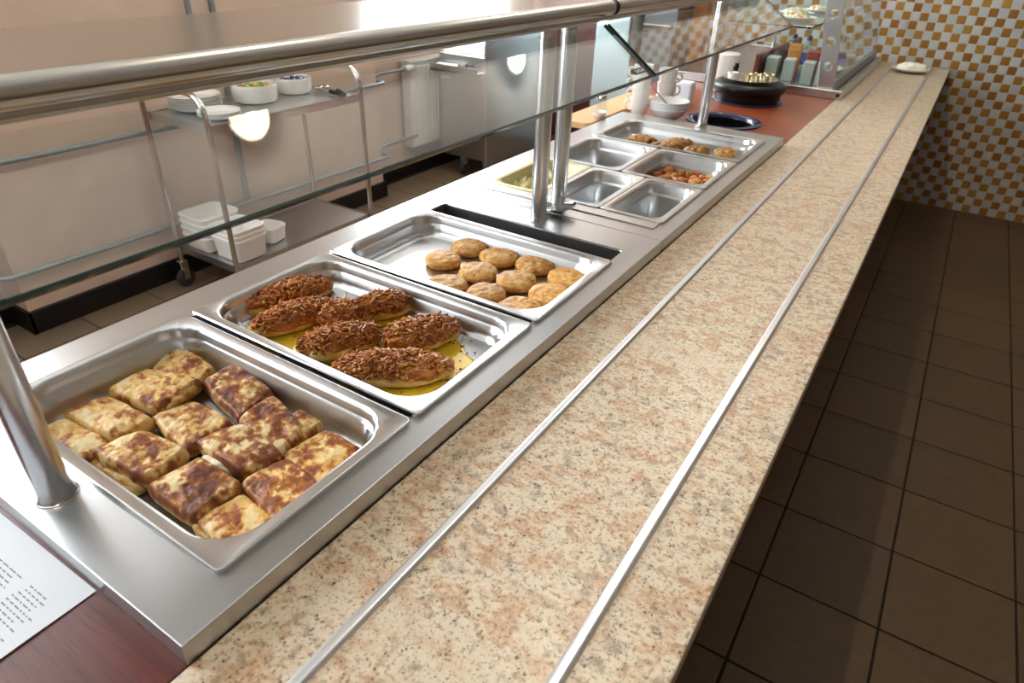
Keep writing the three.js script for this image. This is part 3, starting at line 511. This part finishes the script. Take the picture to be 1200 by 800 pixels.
// printed sheet
{
  const W = 420, Hh = 594, row = []; for (let k = 0; k < 40; k++) row.push([rnd(), rnd(), rnd()]);
  const cv = document.createElement('canvas'); cv.width = W; cv.height = Hh; const g = cv.getContext('2d'); g.fillStyle = '#d6dae1'; g.fillRect(0, 0, W, Hh); g.fillStyle = '#70757e';
  for (let k = 0; k < 34; k++) { const y = 70 + k * 11; let x = 90; if (k % 9 === 8) continue; const end = 215 + 40 * row[k][0]; while (x < end) { const w = 6 + rnd() * 22; g.fillRect(x, y, w, 2.6); x += w + 5; } x = 270 + 30 * row[k][1]; while (x < 350 + 30 * row[k][2]) { const w = 5 + rnd() * 14; g.fillRect(x, y, w, 2.6); x += w + 5; } }
  const t = new THREE.CanvasTexture(cv); t.colorSpace = THREE.SRGBColorSpace; const m = std({ map: t, roughness: 0.85 });
  const p = new THREE.PlaneGeometry(0.212, 0.297, 20, 20), a = p.attributes.position; p.rotateX(-Math.PI / 2); for (let i = 0; i < a.count; i++) a.setY(i, 0.0006 + 0.0014 * (0.5 + fbm(a.getX(i) * 9, a.getZ(i) * 9, 3, 2)));
  p.computeVertexNormals();
  const under = p.clone(); under.translate(0, -0.0003, 0); p.rotateY(0); 
  const o = solo('printed_sheet', 'white printed paper sheet lying on red brown wood', 'paper', p, m, [-0.2225, Y.wood + 0.0002, 0.2245], 0.015);
  o.userData.label = 'white printed paper sheet lying on red brown wood';
}

// ================================================================ TROLLEY AND WHAT STANDS ON IT
{
  const t = thing('serving_trolley', 'two-tier steel serving trolley standing at the beige wall', 'trolley');
  const xa = -2.29, xb = -1.87, za = -1.325, zb = -2.16;
  const shelf = (y) => metreUV(mergeGeometries([lim(xa + 0.012, xb - 0.012, y - 0.004, y, zb + 0.012, za - 0.012), lim(xa + 0.01, xb - 0.01, y - 0.03, y + 0.004, za - 0.014, za - 0.01), lim(xa + 0.01, xb - 0.01, y - 0.03, y + 0.004, zb + 0.01, zb + 0.014), lim(xb - 0.014, xb - 0.01, y - 0.03, y + 0.004, zb + 0.01, za - 0.01), lim(xa + 0.01, xa + 0.014, y - 0.03, y + 0.004, zb + 0.01, za - 0.01)]));
  part(t, 'top_shelf', shelf(0.8), M.steel); part(t, 'lower_shelf', shelf(0.2), M.steel);
  for (const z of [za, zb]) part(t, 'end_frame', pipe([[xa, 0.13, z], [xa, 0.92, z], [xb, 0.92, z], [xb, 0.13, z]], 0.0115, 0.1, 14), M.chrome);
  for (const z of [za, zb]) for (const x of [xa, xb]) {
    const c = part(t, 'caster', mergeGeometries([lim(x - 0.016, x + 0.016, 0.085, 0.13, z - 0.02, z + 0.02, 0.004), lim(x - 0.02, x - 0.015, 0.04, 0.1, z - 0.014, z + 0.014), lim(x + 0.015, x + 0.02, 0.04, 0.1, z - 0.014, z + 0.014)]), M.chrome);
    const wg = lathe([[0.008, -0.012], [0.036, -0.012], [0.043, -0.008], [0.043, 0.008], [0.036, 0.012], [0.008, 0.012]], 24); wg.rotateZ(Math.PI / 2); wg.translate(x, 0.0435, z); part(c, 'wheel', wg, M.rubber, undefined, 'grey rubber wheel');
  }
  const plate = (r) => lathe([[0, 0.002], [r * 0.58, 0.0015], [r * 0.62, 0], [r * 0.66, 0.002], [r * 0.95, 0.015], [r, 0.019], [r * 0.985, 0.0205], [r * 0.93, 0.0175], [r * 0.66, 0.0055], [r * 0.6, 0.0045], [0, 0.0045]], 44);
  const big = plate(0.108), small = plate(0.085);
  for (let k = 0; k < 7; k++) solo('dinner_plate', ord(k, 7) + ' white dinner plate of the tall stack on the trolley', 'plate', big, M.white, [-2.176 + rr(-0.002, 0.002), 0.8015 + k * 0.0075, -1.49 + rr(-0.002, 0.002)], 0, 'stacked dinner plates');
  for (let k = 0; k < 3; k++) solo('saucer', ord(k, 3) + ' white saucer of the low stack at the trolley edge', 'saucer', small, M.white, [-1.978 + rr(-0.001, 0.001), 0.8015 + k * 0.006, -1.46], 0, 'stacked saucers');
  const bowl = (r, h) => lathe([[0, 0], [r * 0.8, 0], [r * 0.93, 0.008], [r, h * 0.5], [r, h], [r - 0.004, h + 0.002], [r - 0.008, h - 0.002], [r - 0.01, h * 0.5], [r * 0.8, 0.012], [0, 0.01]], 48);
  const heapOf = (R, cols, sd) => { const gs = []; const d = blob(R, 0.02, R, { sd, amp: 0.004, freq: 70, flat: 0.2, color: () => cols[0] }); gs.push(d); for (let k = 0; k < 110; k++) { const a = rr(0, 6.28), q = Math.sqrt(rnd()) * R * 0.9, g = new THREE.IcosahedronGeometry(rr(0.004, 0.011), 0); g.scale(1, 0.6, rr(0.5, 1.3)); g.rotateY(rr(0, 6)); g.rotateX(rr(-0.6, 0.6)); g.translate(q * Math.cos(a), 0.006 + 0.02 * Math.sqrt(1 - (q / R) ** 2), q * Math.sin(a)); const c = cols[(rnd() * cols.length) | 0], A = new Float32Array(g.attributes.position.count * 3); for (let i = 0; i < A.length; i += 3) A.set(c, i); g.setAttribute('color', new THREE.BufferAttribute(A, 3)); g.deleteAttribute('uv'); gs.push(g.index ? g.toNonIndexed() : g); } return mergeGeometries(gs.map((g) => g.index ? g.toNonIndexed() : g)); };
  solo('salad_bowl', 'round pale ceramic bowl filled with mixed salad', 'bowl', bowl(0.098, 0.075), M.white, [-2.125, 0.8005, -1.76]);
  const sal = solo('mixed_salad', 'green, orange and white mixed salad heaped in the bowl', 'salad', heapOf(0.088, [lin(0x6f9a35), lin(0xb9ce6a), lin(0xd97a3a), lin(0xe9dcc0), lin(0x4c7a2a), lin(0xc4522e)], 2), M.vcWet, [-2.125, 0.848, -1.76]); sal.userData.kind = 'stuff';
  solo('berry_bowl', 'smaller pale ceramic bowl with dark blue contents', 'bowl', bowl(0.082, 0.068), M.white, [-2.145, 0.8005, -2.0]);
  const ber = solo('dark_blue_wrappers', 'dark blue packets heaped in the smaller bowl', 'packets', heapOf(0.072, [lin(0x121b4a), lin(0x223083), lin(0x0c1030), lin(0xd7dcee)], 7), M.vcWet, [-2.145, 0.843, -2.0]); ber.userData.kind = 'stuff';
  const tg = thing('serving_tongs', 'steel serving tongs with black handles lying on the trolley', 'tongs', [-1.995, 0.8115, -2.09], -0.25);
  for (const s of [-1, 1]) { part(tg, 'arm', tube([[0.11, 0, 0.0], [0.03, 0.002, 0.018 * s], [-0.07, 0.004, 0.014 * s]], 0.005, 20, 8), M.chrome); part(tg, 'handle', tube([[0.115, 0.003, 0.004 * s], [0.06, 0.005, 0.015 * s], [0.03, 0.005, 0.019 * s]], 0.011, 16, 10), M.black, undefined, 'black plastic grip'); const g = new THREE.SphereGeometry(0.022, 20, 12); g.scale(1.2, 0.5, 0.8); g.translate(-0.085, 0.006, 0.016 * s); part(tg, 'jaw', g, M.chrome); }
  // foam boxes on the lower shelf
  const box = (w, d, h) => loft([rrLoop(w * 0.86, d * 0.86, 0.02, 0.0), rrLoop(w * 0.9, d * 0.9, 0.025, 0.006), rrLoop(w * 0.98, d * 0.98, 0.03, h - 0.012), rrLoop(w * 1.03, d * 1.03, 0.032, h - 0.01), rrLoop(w * 1.03, d * 1.03, 0.032, h), rrLoop(w * 0.965, d * 0.965, 0.029, h), rrLoop(w * 0.885, d * 0.885, 0.024, 0.008), rrLoop(w * 0.85, d * 0.85, 0.02, 0.004)], true, true, 0.7);
  const B1 = box(0.185, 0.2, 0.07), B2 = box(0.185, 0.17, 0.1);
  for (let k = 0; k < 4; k++) solo('foam_container', ord(k, 4) + ' white foam container of the nested pile next to the wall', 'container', B1, M.foam, [-2.176, 0.2055 + k * 0.03, -1.44], 0, 'nested foam containers');
  for (let k = 0; k < 3; k++) solo('foam_box', ord(k, 3) + ' deep white foam box of the short stack at the shelf edge', 'container', B2, M.foam, [-1.98, 0.2055 + k * 0.022, -1.44], 0, 'foam boxes at the shelf edge');
  solo('foam_tray', 'single low white foam container behind the stacked boxes', 'container', box(0.13, 0.12, 0.07), M.foam, [-2.02, 0.2055, -1.63], 0.2);
}

// ---------------------------------------------------------------- pipes and radiator on the wall
{
  const P = (l, path, r = 0.011) => solo('heating_pipe', l, 'pipe', pipe(path, r, 0.03), M.pipe);
  P('grey heating pipe running high along the beige wall', [[-2.5, 0.7, -0.62], [-2.37, 0.7, -0.66], [-2.365, 0.697, -2.87], [-2.5, 0.697, -2.9], [-2.5, 0.72, -2.95], [-2.5, 0.72, -3.3]]);
  P('grey heating pipe running low along the beige wall', [[-2.5, 0.27, -0.6], [-2.37, 0.27, -0.66], [-2.365, 0.257, -2.87], [-2.5, 0.257, -2.9], [-2.5, 0.28, -2.95], [-2.5, 0.28, -3.3]]);
  P('upright grey pipe rising from the high wall pipe', [[-2.365, 0.69, -1.675], [-2.37, 2.98, -1.675]], 0.013);
  P('upright grey pipe rising from the low wall pipe', [[-2.39, 0.25, -1.81], [-2.385, 2.98, -1.805]], 0.013);
  const r = thing('radiator', 'white ribbed panel radiator in the window recess', 'radiator'), x = -2.5;
  part(r, 'body', lim(-2.58, x - 0.004, 0.2, 0.75, -3.95, -3.26, 0.008), M.radiator);
  for (let k = 0; k < 20; k++) part(r, 'rib', lim(x - 0.012, x + 0.006, 0.23, 0.72, -3.285 - k * 0.034, -3.265 - k * 0.034, 0.006), M.radiator);
  part(r, 'top_grille', lim(-2.582, x + 0.006, 0.745, 0.76, -3.955, -3.255, 0.003), M.radiator);
  const v = lathe([[0, -0.045], [0.018, -0.04], [0.022, 0], [0.018, 0.035], [0, 0.04]], 20); v.rotateX(Math.PI / 2); v.translate(x, 0.72, -3.25); part(r, 'valve', v, M.white);
}
// ---------------------------------------------------------------- steel cabinet on wheels
{
  const c = thing('steel_cabinet', 'wheeled stainless steel cabinet next to the radiator', 'cabinet'), x0 = -2.45, x1 = -2.06, z0 = -3.5, z1 = -4.25;
  part(c, 'body', metreUV(lim(x0, x1, 0.13, 0.8, z1, z0, 0.006)), M.steel);
  part(c, 'side_panel', metreUV(lim(x1 - 0.01, x1 + 0.012, 0.1, 0.905, z1, z0 + 0.02, 0.006)), M.steel);
  part(c, 'ledge', metreUV(mergeGeometries([lim(x0, x1 - 0.01, 0.7, 0.71, z0, z0 + 0.1), lim(x0, x1 - 0.01, 0.7, 0.742, z0 + 0.096, z0 + 0.1)])), M.steel);
  part(c, 'rating_plate', lim(x0 + 0.01, x0 + 0.09, 0.64, 0.69, z0, z0 + 0.003), M.paper, undefined, 'small white plate');
  for (const [x, z] of [[x0 + 0.19, z0 - 0.02], [x1 - 0.03, z0 - 0.04], [x0 + 0.05, z1 + 0.05], [x1 - 0.05, z1 + 0.05]]) { const q = part(c, 'caster', lim(x - 0.02, x + 0.02, 0.08, 0.13, z - 0.02, z + 0.02, 0.004), M.greySteel); const g = lathe([[0.008, -0.014], [0.044, -0.014], [0.05, -0.009], [0.05, 0.009], [0.044, 0.014], [0.008, 0.014]], 24); g.rotateZ(Math.PI / 2); g.translate(x, 0.0505, z); part(q, 'wheel', g, M.rubber); }
  for (let k = 0; k < 3; k++) solo('paper_stack', ord(k, 3) + ' white sheaf of papers piled on the steel cabinet', 'paper', lim(x0 + 0.02, x1 - 0.03, 0.8005 + k * 0.022, 0.8205 + k * 0.022, z0 - 0.4, z0 - 0.01 - k * 0.02, 0.004), M.paper, [0, 0, 0], 0, 'paper sheaves on the cabinet');
  solo('foil_roll', 'grey foil roll lying on the cabinet ledge', 'roll', rod([x0 + 0.03, 0.728, z0 + 0.05], [x0 + 0.2, 0.728, z0 + 0.05], 0.0175, 20), M.boxGrey);
  solo('black_clamp', 'small black clip on the cabinet ledge', 'clip', mergeGeometries([lim(x0 + 0.215, x0 + 0.265, 0.7105, 0.745, z0 + 0.035, z0 + 0.07, 0.008), lim(x0 + 0.24, x0 + 0.3, 0.74, 0.752, z0 + 0.02, z0 + 0.04, 0.004)]), M.black);
  solo('red_tool', 'small red handled tool on the cabinet ledge', 'tool', mergeGeometries([lim(x0 + 0.285, x0 + 0.35, 0.7105, 0.728, z0 + 0.04, z0 + 0.06, 0.006), lim(x0 + 0.27, x0 + 0.29, 0.7115, 0.725, z0 + 0.044, z0 + 0.056)]), M.red);
}
// ---------------------------------------------------------------- far kitchen end
{
  const d = structure('door_1', 'dark red wooden door in the kitchen end wall', 'door'); part(d, 'leaf', lim(-2.43, -1.97, 0, 2.1, ZB, ZB + 0.05, 0.004), M.darkWood); part(d, 'frame', mergeGeometries([lim(-2.49, -2.43, 0, 2.16, ZB, ZB + 0.06), lim(-1.97, -1.91, 0, 2.16, ZB, ZB + 0.06), lim(-2.43, -1.97, 2.1, 2.16, ZB, ZB + 0.06)]), M.cabinet);
  for (const x of [-1.87, -1.82]) solo('riser_pipe', 'thin pale riser pipe ' + (x < -1.85 ? 'closer to the dark red door' : 'closer to the white refrigerator'), 'pipe', rod([x, 0, ZB + 0.03], [x, CEIL, ZB + 0.03], 0.016), M.pipe, [0, 0, 0], 0, 'riser pipes beside the door');
  const f = thing('white_fridge', 'tall pale white refrigerator by the far wall', 'refrigerator'); part(f, 'body', lim(-1.79, -1.5, 0.02, 1.7, ZB + 0.02, ZB + 0.4, 0.012), M.doorWhite); part(f, 'door', lim(-1.79, -1.5, 0.05, 1.68, ZB + 0.405, ZB + 0.44, 0.01), M.doorWhite); part(f, 'handle', lim(-1.53, -1.515, 0.8, 1.1, ZB + 0.44, ZB + 0.465, 0.005), M.greySteel);
  const g = thing('grey_oven', 'tall grey steel oven by the far wall', 'oven'); part(g, 'body', lim(-1.46, -1.215, 0.02, 1.6, ZB + 0.02, ZB + 0.38, 0.01), M.greySteel); part(g, 'door', lim(-1.45, -1.225, 0.15, 0.92, ZB + 0.38, ZB + 0.4, 0.004), M.greySteel); part(g, 'handle', rod([-1.44, 0.97, ZB + 0.41], [-1.24, 0.97, ZB + 0.41], 0.014), M.chrome);
  solo('wooden_partition', 'upright orange wooden partition beside the grey oven', 'partition', lim(-1.2, -1.105, 0, 2.1, ZB + 0.005, ZB + 0.12, 0.004), M.orangeWood);
}
// ---------------------------------------------------------------- crockery on the wooden countertop
{
  const mug = (() => { const b = lathe([[0, 0], [0.028, 0], [0.031, 0.004], [0.036, 0.035], [0.039, 0.07], [0.0375, 0.0715], [0.036, 0.07], [0.033, 0.035], [0.028, 0.008], [0, 0.007]], 32), h = tube([[0.036, 0.056, 0], [0.052, 0.057, 0], [0.058, 0.042, 0], [0.05, 0.026, 0], [0.035, 0.022, 0]], 0.0045, 20, 8); return { b, h }; })();
  const stack = (x, z, n, turn, label, step) => { for (let k = 0; k < n; k++) { const o = thing('coffee_mug', ord(k, n) + label, 'mug', [x + rr(-0.002, 0.002), Y.wood + 0.001 + k * step, z], turn + rr(-0.15, 0.15), label.includes('board') ? 'mug column by the board' : 'mug column by the napkins'); part(o, 'cup', mug.b, M.white); part(o, 'handle', mug.h, M.white); } };
  stack(-0.578, -2.47, 4, Math.PI + 0.4, ' white mug of the column beside the chopping board', 0.043);
  stack(-0.52, -2.6, 3, 0.2, ' white mug of the column beside the napkin pack', 0.052);
  const bowl = lathe([[0, 0], [0.036, 0], [0.038, 0.006], [0.06, 0.02], [0.078, 0.045], [0.08, 0.05], [0.078, 0.051], [0.057, 0.026], [0.034, 0.012], [0, 0.01]], 40);
  for (let k = 0; k < 4; k++) solo('soup_bowl', ord(k, 4) + ' white soup bowl of the stack next to the farthest post', 'bowl', bowl, M.white, [-0.45, Y.wood + 0.001 + k * 0.009, -2.475], 0, 'stacked soup bowls');
  const sp = thing('teaspoon', 'steel teaspoon standing in the top soup bowl', 'spoon'); part(sp, 'handle', tube([[-0.445, 0.893, -2.475], [-0.49, 0.925, -2.48], [-0.53, 0.955, -2.485]], 0.003, 16, 8), M.greySteel); { const g = new THREE.SphereGeometry(0.013, 16, 8); g.scale(1.4, 0.4, 1); g.translate(-0.438, 0.892, -2.475); part(sp, 'bowl', g, M.greySteel); }
  solo('napkin_pack', 'pale blue and white napkin pack standing behind the mugs', 'napkins', lim(-0.535, -0.465, Y.wood + 0.001, 0.945, -2.83, -2.77, 0.01), std({ color: 0xdfe8f4, roughness: 0.6 }));
  const bd = thing('chopping_board', 'light wooden chopping board overhanging the countertop edge', 'board'); part(bd, 'plank', slab(roundRect(-0.76, -0.625, -2.78, -2.1, 0.025), [], Y.wood + 0.001, Y.wood + 0.026, 0.004), M.board);
  const jar = thing('glass_shaker', 'small clear glass shaker standing on the chopping board', 'shaker', [-0.66, Y.wood + 0.0265, -2.28]); part(jar, 'glass', lathe([[0, 0], [0.022, 0], [0.024, 0.004], [0.021, 0.05], [0.018, 0.055]], 24), M.clear); part(jar, 'cap', lathe([[0.0185, 0.055], [0.019, 0.07], [0.012, 0.078], [0, 0.079]], 24), M.chrome);
  solo('white_ramekin', 'small white ramekin beside the glass shaker', 'ramekin', lathe([[0, 0], [0.022, 0], [0.03, 0.022], [0.028, 0.023], [0.02, 0.004], [0, 0.004]], 28), M.white, [-0.64, Y.wood + 0.0265, -2.22]);
  // black soup kettle with a steel dish of small things
  const k = thing('soup_kettle', 'round black soup kettle set in the wooden countertop', 'kettle', [-0.3, Y.wood, -3.1]);
  part(k, 'housing', lathe([[0.14, -0.02], [0.145, 0.012], [0.15, 0.026], [0.146, 0.034], [0.156, 0.045], [0.165, 0.06], [0.163, 0.075], [0.15, 0.086], [0.13, 0.088], [0.115, 0.08], [0, 0.075]], 56), M.black);
  part(k, 'collar', lathe([[0.14, 0.0005], [0.16, 0.0005], [0.158, 0.005], [0.145, 0.006]], 56), M.purple, undefined, 'black base collar with blue sky sheen painted into its colour');
  solo('steel_dish', 'shallow steel dish lying on the black kettle', 'dish', lathe([[0, 0], [0.09, 0], [0.125, 0.012], [0.124, 0.0135], [0.088, 0.003], [0, 0.003]], 48), M.chrome, [-0.3, Y.wood + 0.0885, -3.1]);
  const cupAt = (n, l, x, z, g, m) => solo(n, l, n.split('_').pop(), g, m, [x, Y.wood + 0.093, z]);
  cupAt('white_sugar_pot', 'small white square pot in the steel dish', -0.37, -3.05, lathe([[0, 0], [0.02, 0], [0.028, 0.03], [0.026, 0.031], [0.018, 0.004], [0, 0.004]], 4), M.white);
  [[-0.3, -3.05], [-0.266, -3.062], [-0.234, -3.078], [-0.25, -3.118], [-0.214, -3.115], [-0.288, -3.1]].forEach(([x, z], i) => solo('brass_cup', ['small brass coloured cup beside the white pot', 'small brass coloured cup at the front of the cluster in the dish', 'small brass coloured cup at the dish edge facing the tray counter', 'small brass coloured cup in the midst of the cluster', 'small brass coloured cup facing the plastic boxes', 'small brass coloured cup behind the one beside the pot'][i], 'cup', lathe([[0, 0], [0.0115, 0], [0.0155, 0.03], [0.014, 0.03], [0.0105, 0.003], [0, 0.003]], 20), M.brass, [x, Y.wood + 0.093, z], 0, 'brass cups in the dish'));
  cupAt('black_pepper_mill', 'small black pepper mill behind the white pot', -0.385, -3.13, lathe([[0, 0], [0.013, 0], [0.011, 0.03], [0.014, 0.045], [0.01, 0.058], [0, 0.06]], 20), M.black);
  const tub = thing('white_canister', 'tall plain white canister behind the black kettle', 'canister', [-0.475, Y.wood + 0.001, -3.27]); part(tub, 'body', lathe([[0, 0], [0.06, 0], [0.064, 0.004], [0.064, 0.165], [0.06, 0.172], [0, 0.173]], 40), M.white);
}
// ---------------------------------------------------------------- glass display case
{
  const c = thing('display_case', 'glass display case with perforated steel uprights', 'display case'), zn = -3.41, zf = -4.86, xl = -0.8, xr = 0.066, y0 = Y.wood + 0.001;
  part(c, 'base_frame', mergeGeometries([lim(xl, xr, y0, y0 + 0.04, zn - 0.03, zn, 0.003), lim(xl, xr, y0, y0 + 0.04, zf, zf + 0.03, 0.003), lim(xr - 0.034, xr, y0, y0 + 0.04, zf + 0.03, zn - 0.03, 0.003), lim(xl, xl + 0.034, y0, y0 + 0.04, zf + 0.03, zn - 0.03, 0.003)]), M.steelPlain);
  for (const x of [xr - 0.018, xl + 0.018]) { const g = new THREE.CylinderGeometry(0.0085, 0.0085, 0.004, 20); g.rotateX(Math.PI / 2); part(c, 'hole_disc', g, M.blackMatte, [x, y0 + 0.02, zn + 0.001], 'round black disc painted as the dark of a hole'); }  // flat black discs stand in for the dark of open holes
  part(c, 'floor_plate', lim(xl + 0.03, xr - 0.036, y0 + 0.03, y0 + 0.036, zf + 0.03, zn - 0.03), M.steelPlain);
  part(c, 'slide_rail', lim(0.012, 0.03, y0 + 0.041, y0 + 0.085, zf + 0.05, zn - 0.03, 0.003), M.greySteel);
  const up = (z) => { const s = new THREE.Shape(); s.moveTo(-0.038, 0); s.lineTo(0.038, 0); s.lineTo(0.038, 0.55); s.lineTo(-0.038, 0.55); s.closePath(); for (const y of [0.105, 0.215, 0.33, 0.44]) { const h = new THREE.Path(); h.absarc(0, y, 0.021, 0, 6.2832, true); s.holes.push(h); } const g = new THREE.ExtrudeGeometry(s, { depth: 0.006, bevelEnabled: true, bevelSize: 0.0008, bevelThickness: 0.0008, bevelSegments: 1, curveSegments: 20 }); g.rotateZ(0.15); g.translate(-0.018, y0 + 0.036, z); return g; };
  part(c, 'upright', up(zn - 0.045), M.steelPlain, undefined, 'steel upright with round holes'); part(c, 'upright', up(zf + 0.06), M.steelPlain, undefined, 'steel upright with round holes');
  const pane = (g, m = M.caseGlass) => part(c, 'glass_pane', g, m);
  { const g = new THREE.BoxGeometry(0.005, 0.53, zn - zf - 0.12); g.rotateZ(0.15); g.translate(-0.02, y0 + 0.3, (zn + zf) / 2); pane(g); }
  { const s = new THREE.Shape(); s.moveTo(-0.35, 0); s.lineTo(0.0, 0); s.lineTo(-0.08, 0.53); s.lineTo(-0.35, 0.53); s.closePath(); const g = new THREE.ExtrudeGeometry(s, { depth: 0.005, bevelEnabled: false }); g.translate(0, y0 + 0.038, zn - 0.06); pane(g); }
  const sh = part(c, 'glass_shelf', lim(-0.62, -0.11, 1.158, 1.164, zf + 0.08, -3.2), M.caseGlass); part(sh, 'shelf_edge', lim(-0.11, -0.107, 1.1578, 1.1642, zf + 0.08, -3.2), M.glassEdge, undefined, 'dark green shelf edge'); part(sh, 'shelf_edge', lim(-0.62, -0.107, 1.1578, 1.1642, -3.2, -3.197), M.glassEdge);
  for (const z of [-3.22, -4.6]) part(c, 'shelf_clip', lim(-0.13, -0.1, 1.148, 1.17, z - 0.02, z + 0.02, 0.004), M.chrome);
  part(c, 'shelf_post', mergeGeometries([rod([-0.6, y0 + 0.04, zf + 0.1], [-0.6, 1.158, zf + 0.1], 0.012), rod([-0.6, y0 + 0.04, zn - 0.1], [-0.6, 1.158, zn - 0.1], 0.012)]), M.chrome);
  solo('divider_panel', 'steel divider panel standing behind the kettle, brown reflection painted into its colour', 'divider', mergeGeometries([lim(-0.385, -0.36, y0 + 0.037, 1.0, -4.4, -3.46, 0.004)]), M.cabinet);  // steel panel, the brown it reflects is put into its colour
  // bottles
  const bottle = (x, z, l) => { const b = thing('water_bottle', l, 'bottle', [x, y0 + 0.0365, z], 0); b.scale.setScalar(0.84); part(b, 'body', lathe([[0, 0], [0.026, 0], [0.031, 0.006], [0.031, 0.1], [0.028, 0.115], [0.0305, 0.125], [0.024, 0.15], [0.013, 0.172], [0.0125, 0.185], [0, 0.185]], 28), M.clear); part(b, 'label_band', lathe([[0.0314, 0.03], [0.0314, 0.095]], 28), M.blueLabel, undefined, 'blue paper label'); part(b, 'cap', lathe([[0.0165, 0.176], [0.0165, 0.2], [0.015, 0.202], [0, 0.202]], 20), M.navy, undefined, 'dark blue screw cap'); };
  bottle(-0.245, -4.0, 'clear water bottle with blue label standing next to the red box'); bottle(-0.075, -4.14, 'clear water bottle with blue label between the two perforated uprights'); bottle(-0.33, -4.03, 'clear water bottle with blue label behind the orange box');
  const bx = (n, l, x, z, w, h, m, g) => solo(n, l, 'box', lim(-w / 2, w / 2, 0, h, -0.05, 0.05, 0.004), m, [x, y0 + 0.0365, z], 0.1, g);
  bx('napkin_box', 'grey white plastic box beside the brown divider', -0.315, -3.56, 0.06, 0.105, M.boxGrey); bx('cutlery_box', 'grey white plastic box in front of the orange box', -0.235, -3.58, 0.055, 0.1, M.boxGrey); bx('tea_box', 'grey white plastic box in front of the red box', -0.135, -3.55, 0.055, 0.1, M.boxGrey); bx('straw_box', 'grey white plastic box nearest the perforated upright', -0.07, -3.56, 0.05, 0.1, M.boxGrey);
  bx('juice_carton', 'orange carton rising behind the grey boxes', -0.255, -3.75, 0.06, 0.15, M.orange); bx('red_carton', 'dark red carton rising behind the grey boxes', -0.155, -3.72, 0.06, 0.13, M.red);
  // plates of salad on the shelf
  const pl = lathe([[0, 0.002], [0.05, 0], [0.06, 0.003], [0.095, 0.014], [0.093, 0.016], [0.058, 0.006], [0, 0.005]], 36);
  [[-0.24, -3.5, 'by the near clip'], [-0.3, -3.75, 'behind the first one'], [-0.24, -4.05, 'toward the tiled wall']].forEach(([x, z, w], i) => { solo('salad_plate', 'white salad plate on the glass shelf ' + w, 'plate', pl, M.white, [x, 1.1645, z]); const s = solo('shelf_salad', 'green and pale salad on the glass shelf plate ' + w, 'salad', blob(0.06, 0.02, 0.06, { sd: i * 4 + 2, amp: 0.008, freq: 60, flat: 0.3, color: (x2, y2, z2, n) => n > 0.1 ? lin(0xe7e2cf) : n > -0.1 ? lin(0xa9c27c) : lin(0xd9896a) }), M.vcWet, [x, 1.17, z]); s.userData.kind = 'stuff'; });
  solo('glass_bowl', 'large clear glass bowl on the glass shelf', 'bowl', lathe([[0, 0], [0.05, 0], [0.09, 0.03], [0.11, 0.08], [0.107, 0.08], [0.087, 0.033], [0.048, 0.005], [0, 0.005]], 40), M.clear, [-0.47, 1.1645, -3.5]);
  // plate at the end of the tray counter
  const q = thing('side_plate', 'white plate at the tiled end of the tray counter', 'plate', [0.253, Y.granite + 0.0046, -4.62]); part(q, 'dish', lathe([[0, 0.001], [0.06, 0], [0.075, 0.004], [0.105, 0.017], [0.103, 0.019], [0.073, 0.008], [0, 0.006]], 44), M.white);
  solo('folded_napkin', 'crumpled cream napkin heaped on the white plate', 'napkin', blob(0.085, 0.036, 0.065, { sd: 3, amp: 0.007, freq: 30, flat: 0.2, wob: 0.25 }), std({ color: 0xefeada, roughness: 0.8 }), [0.26, Y.granite + 0.0115, -4.62], 0.3);
}

scene.traverse((o) => { if (o.isMesh) { o.castShadow = true; o.receiveShadow = true; } if (o.isPointLight) o.castShadow = true; });
renderer.render(scene, camera);
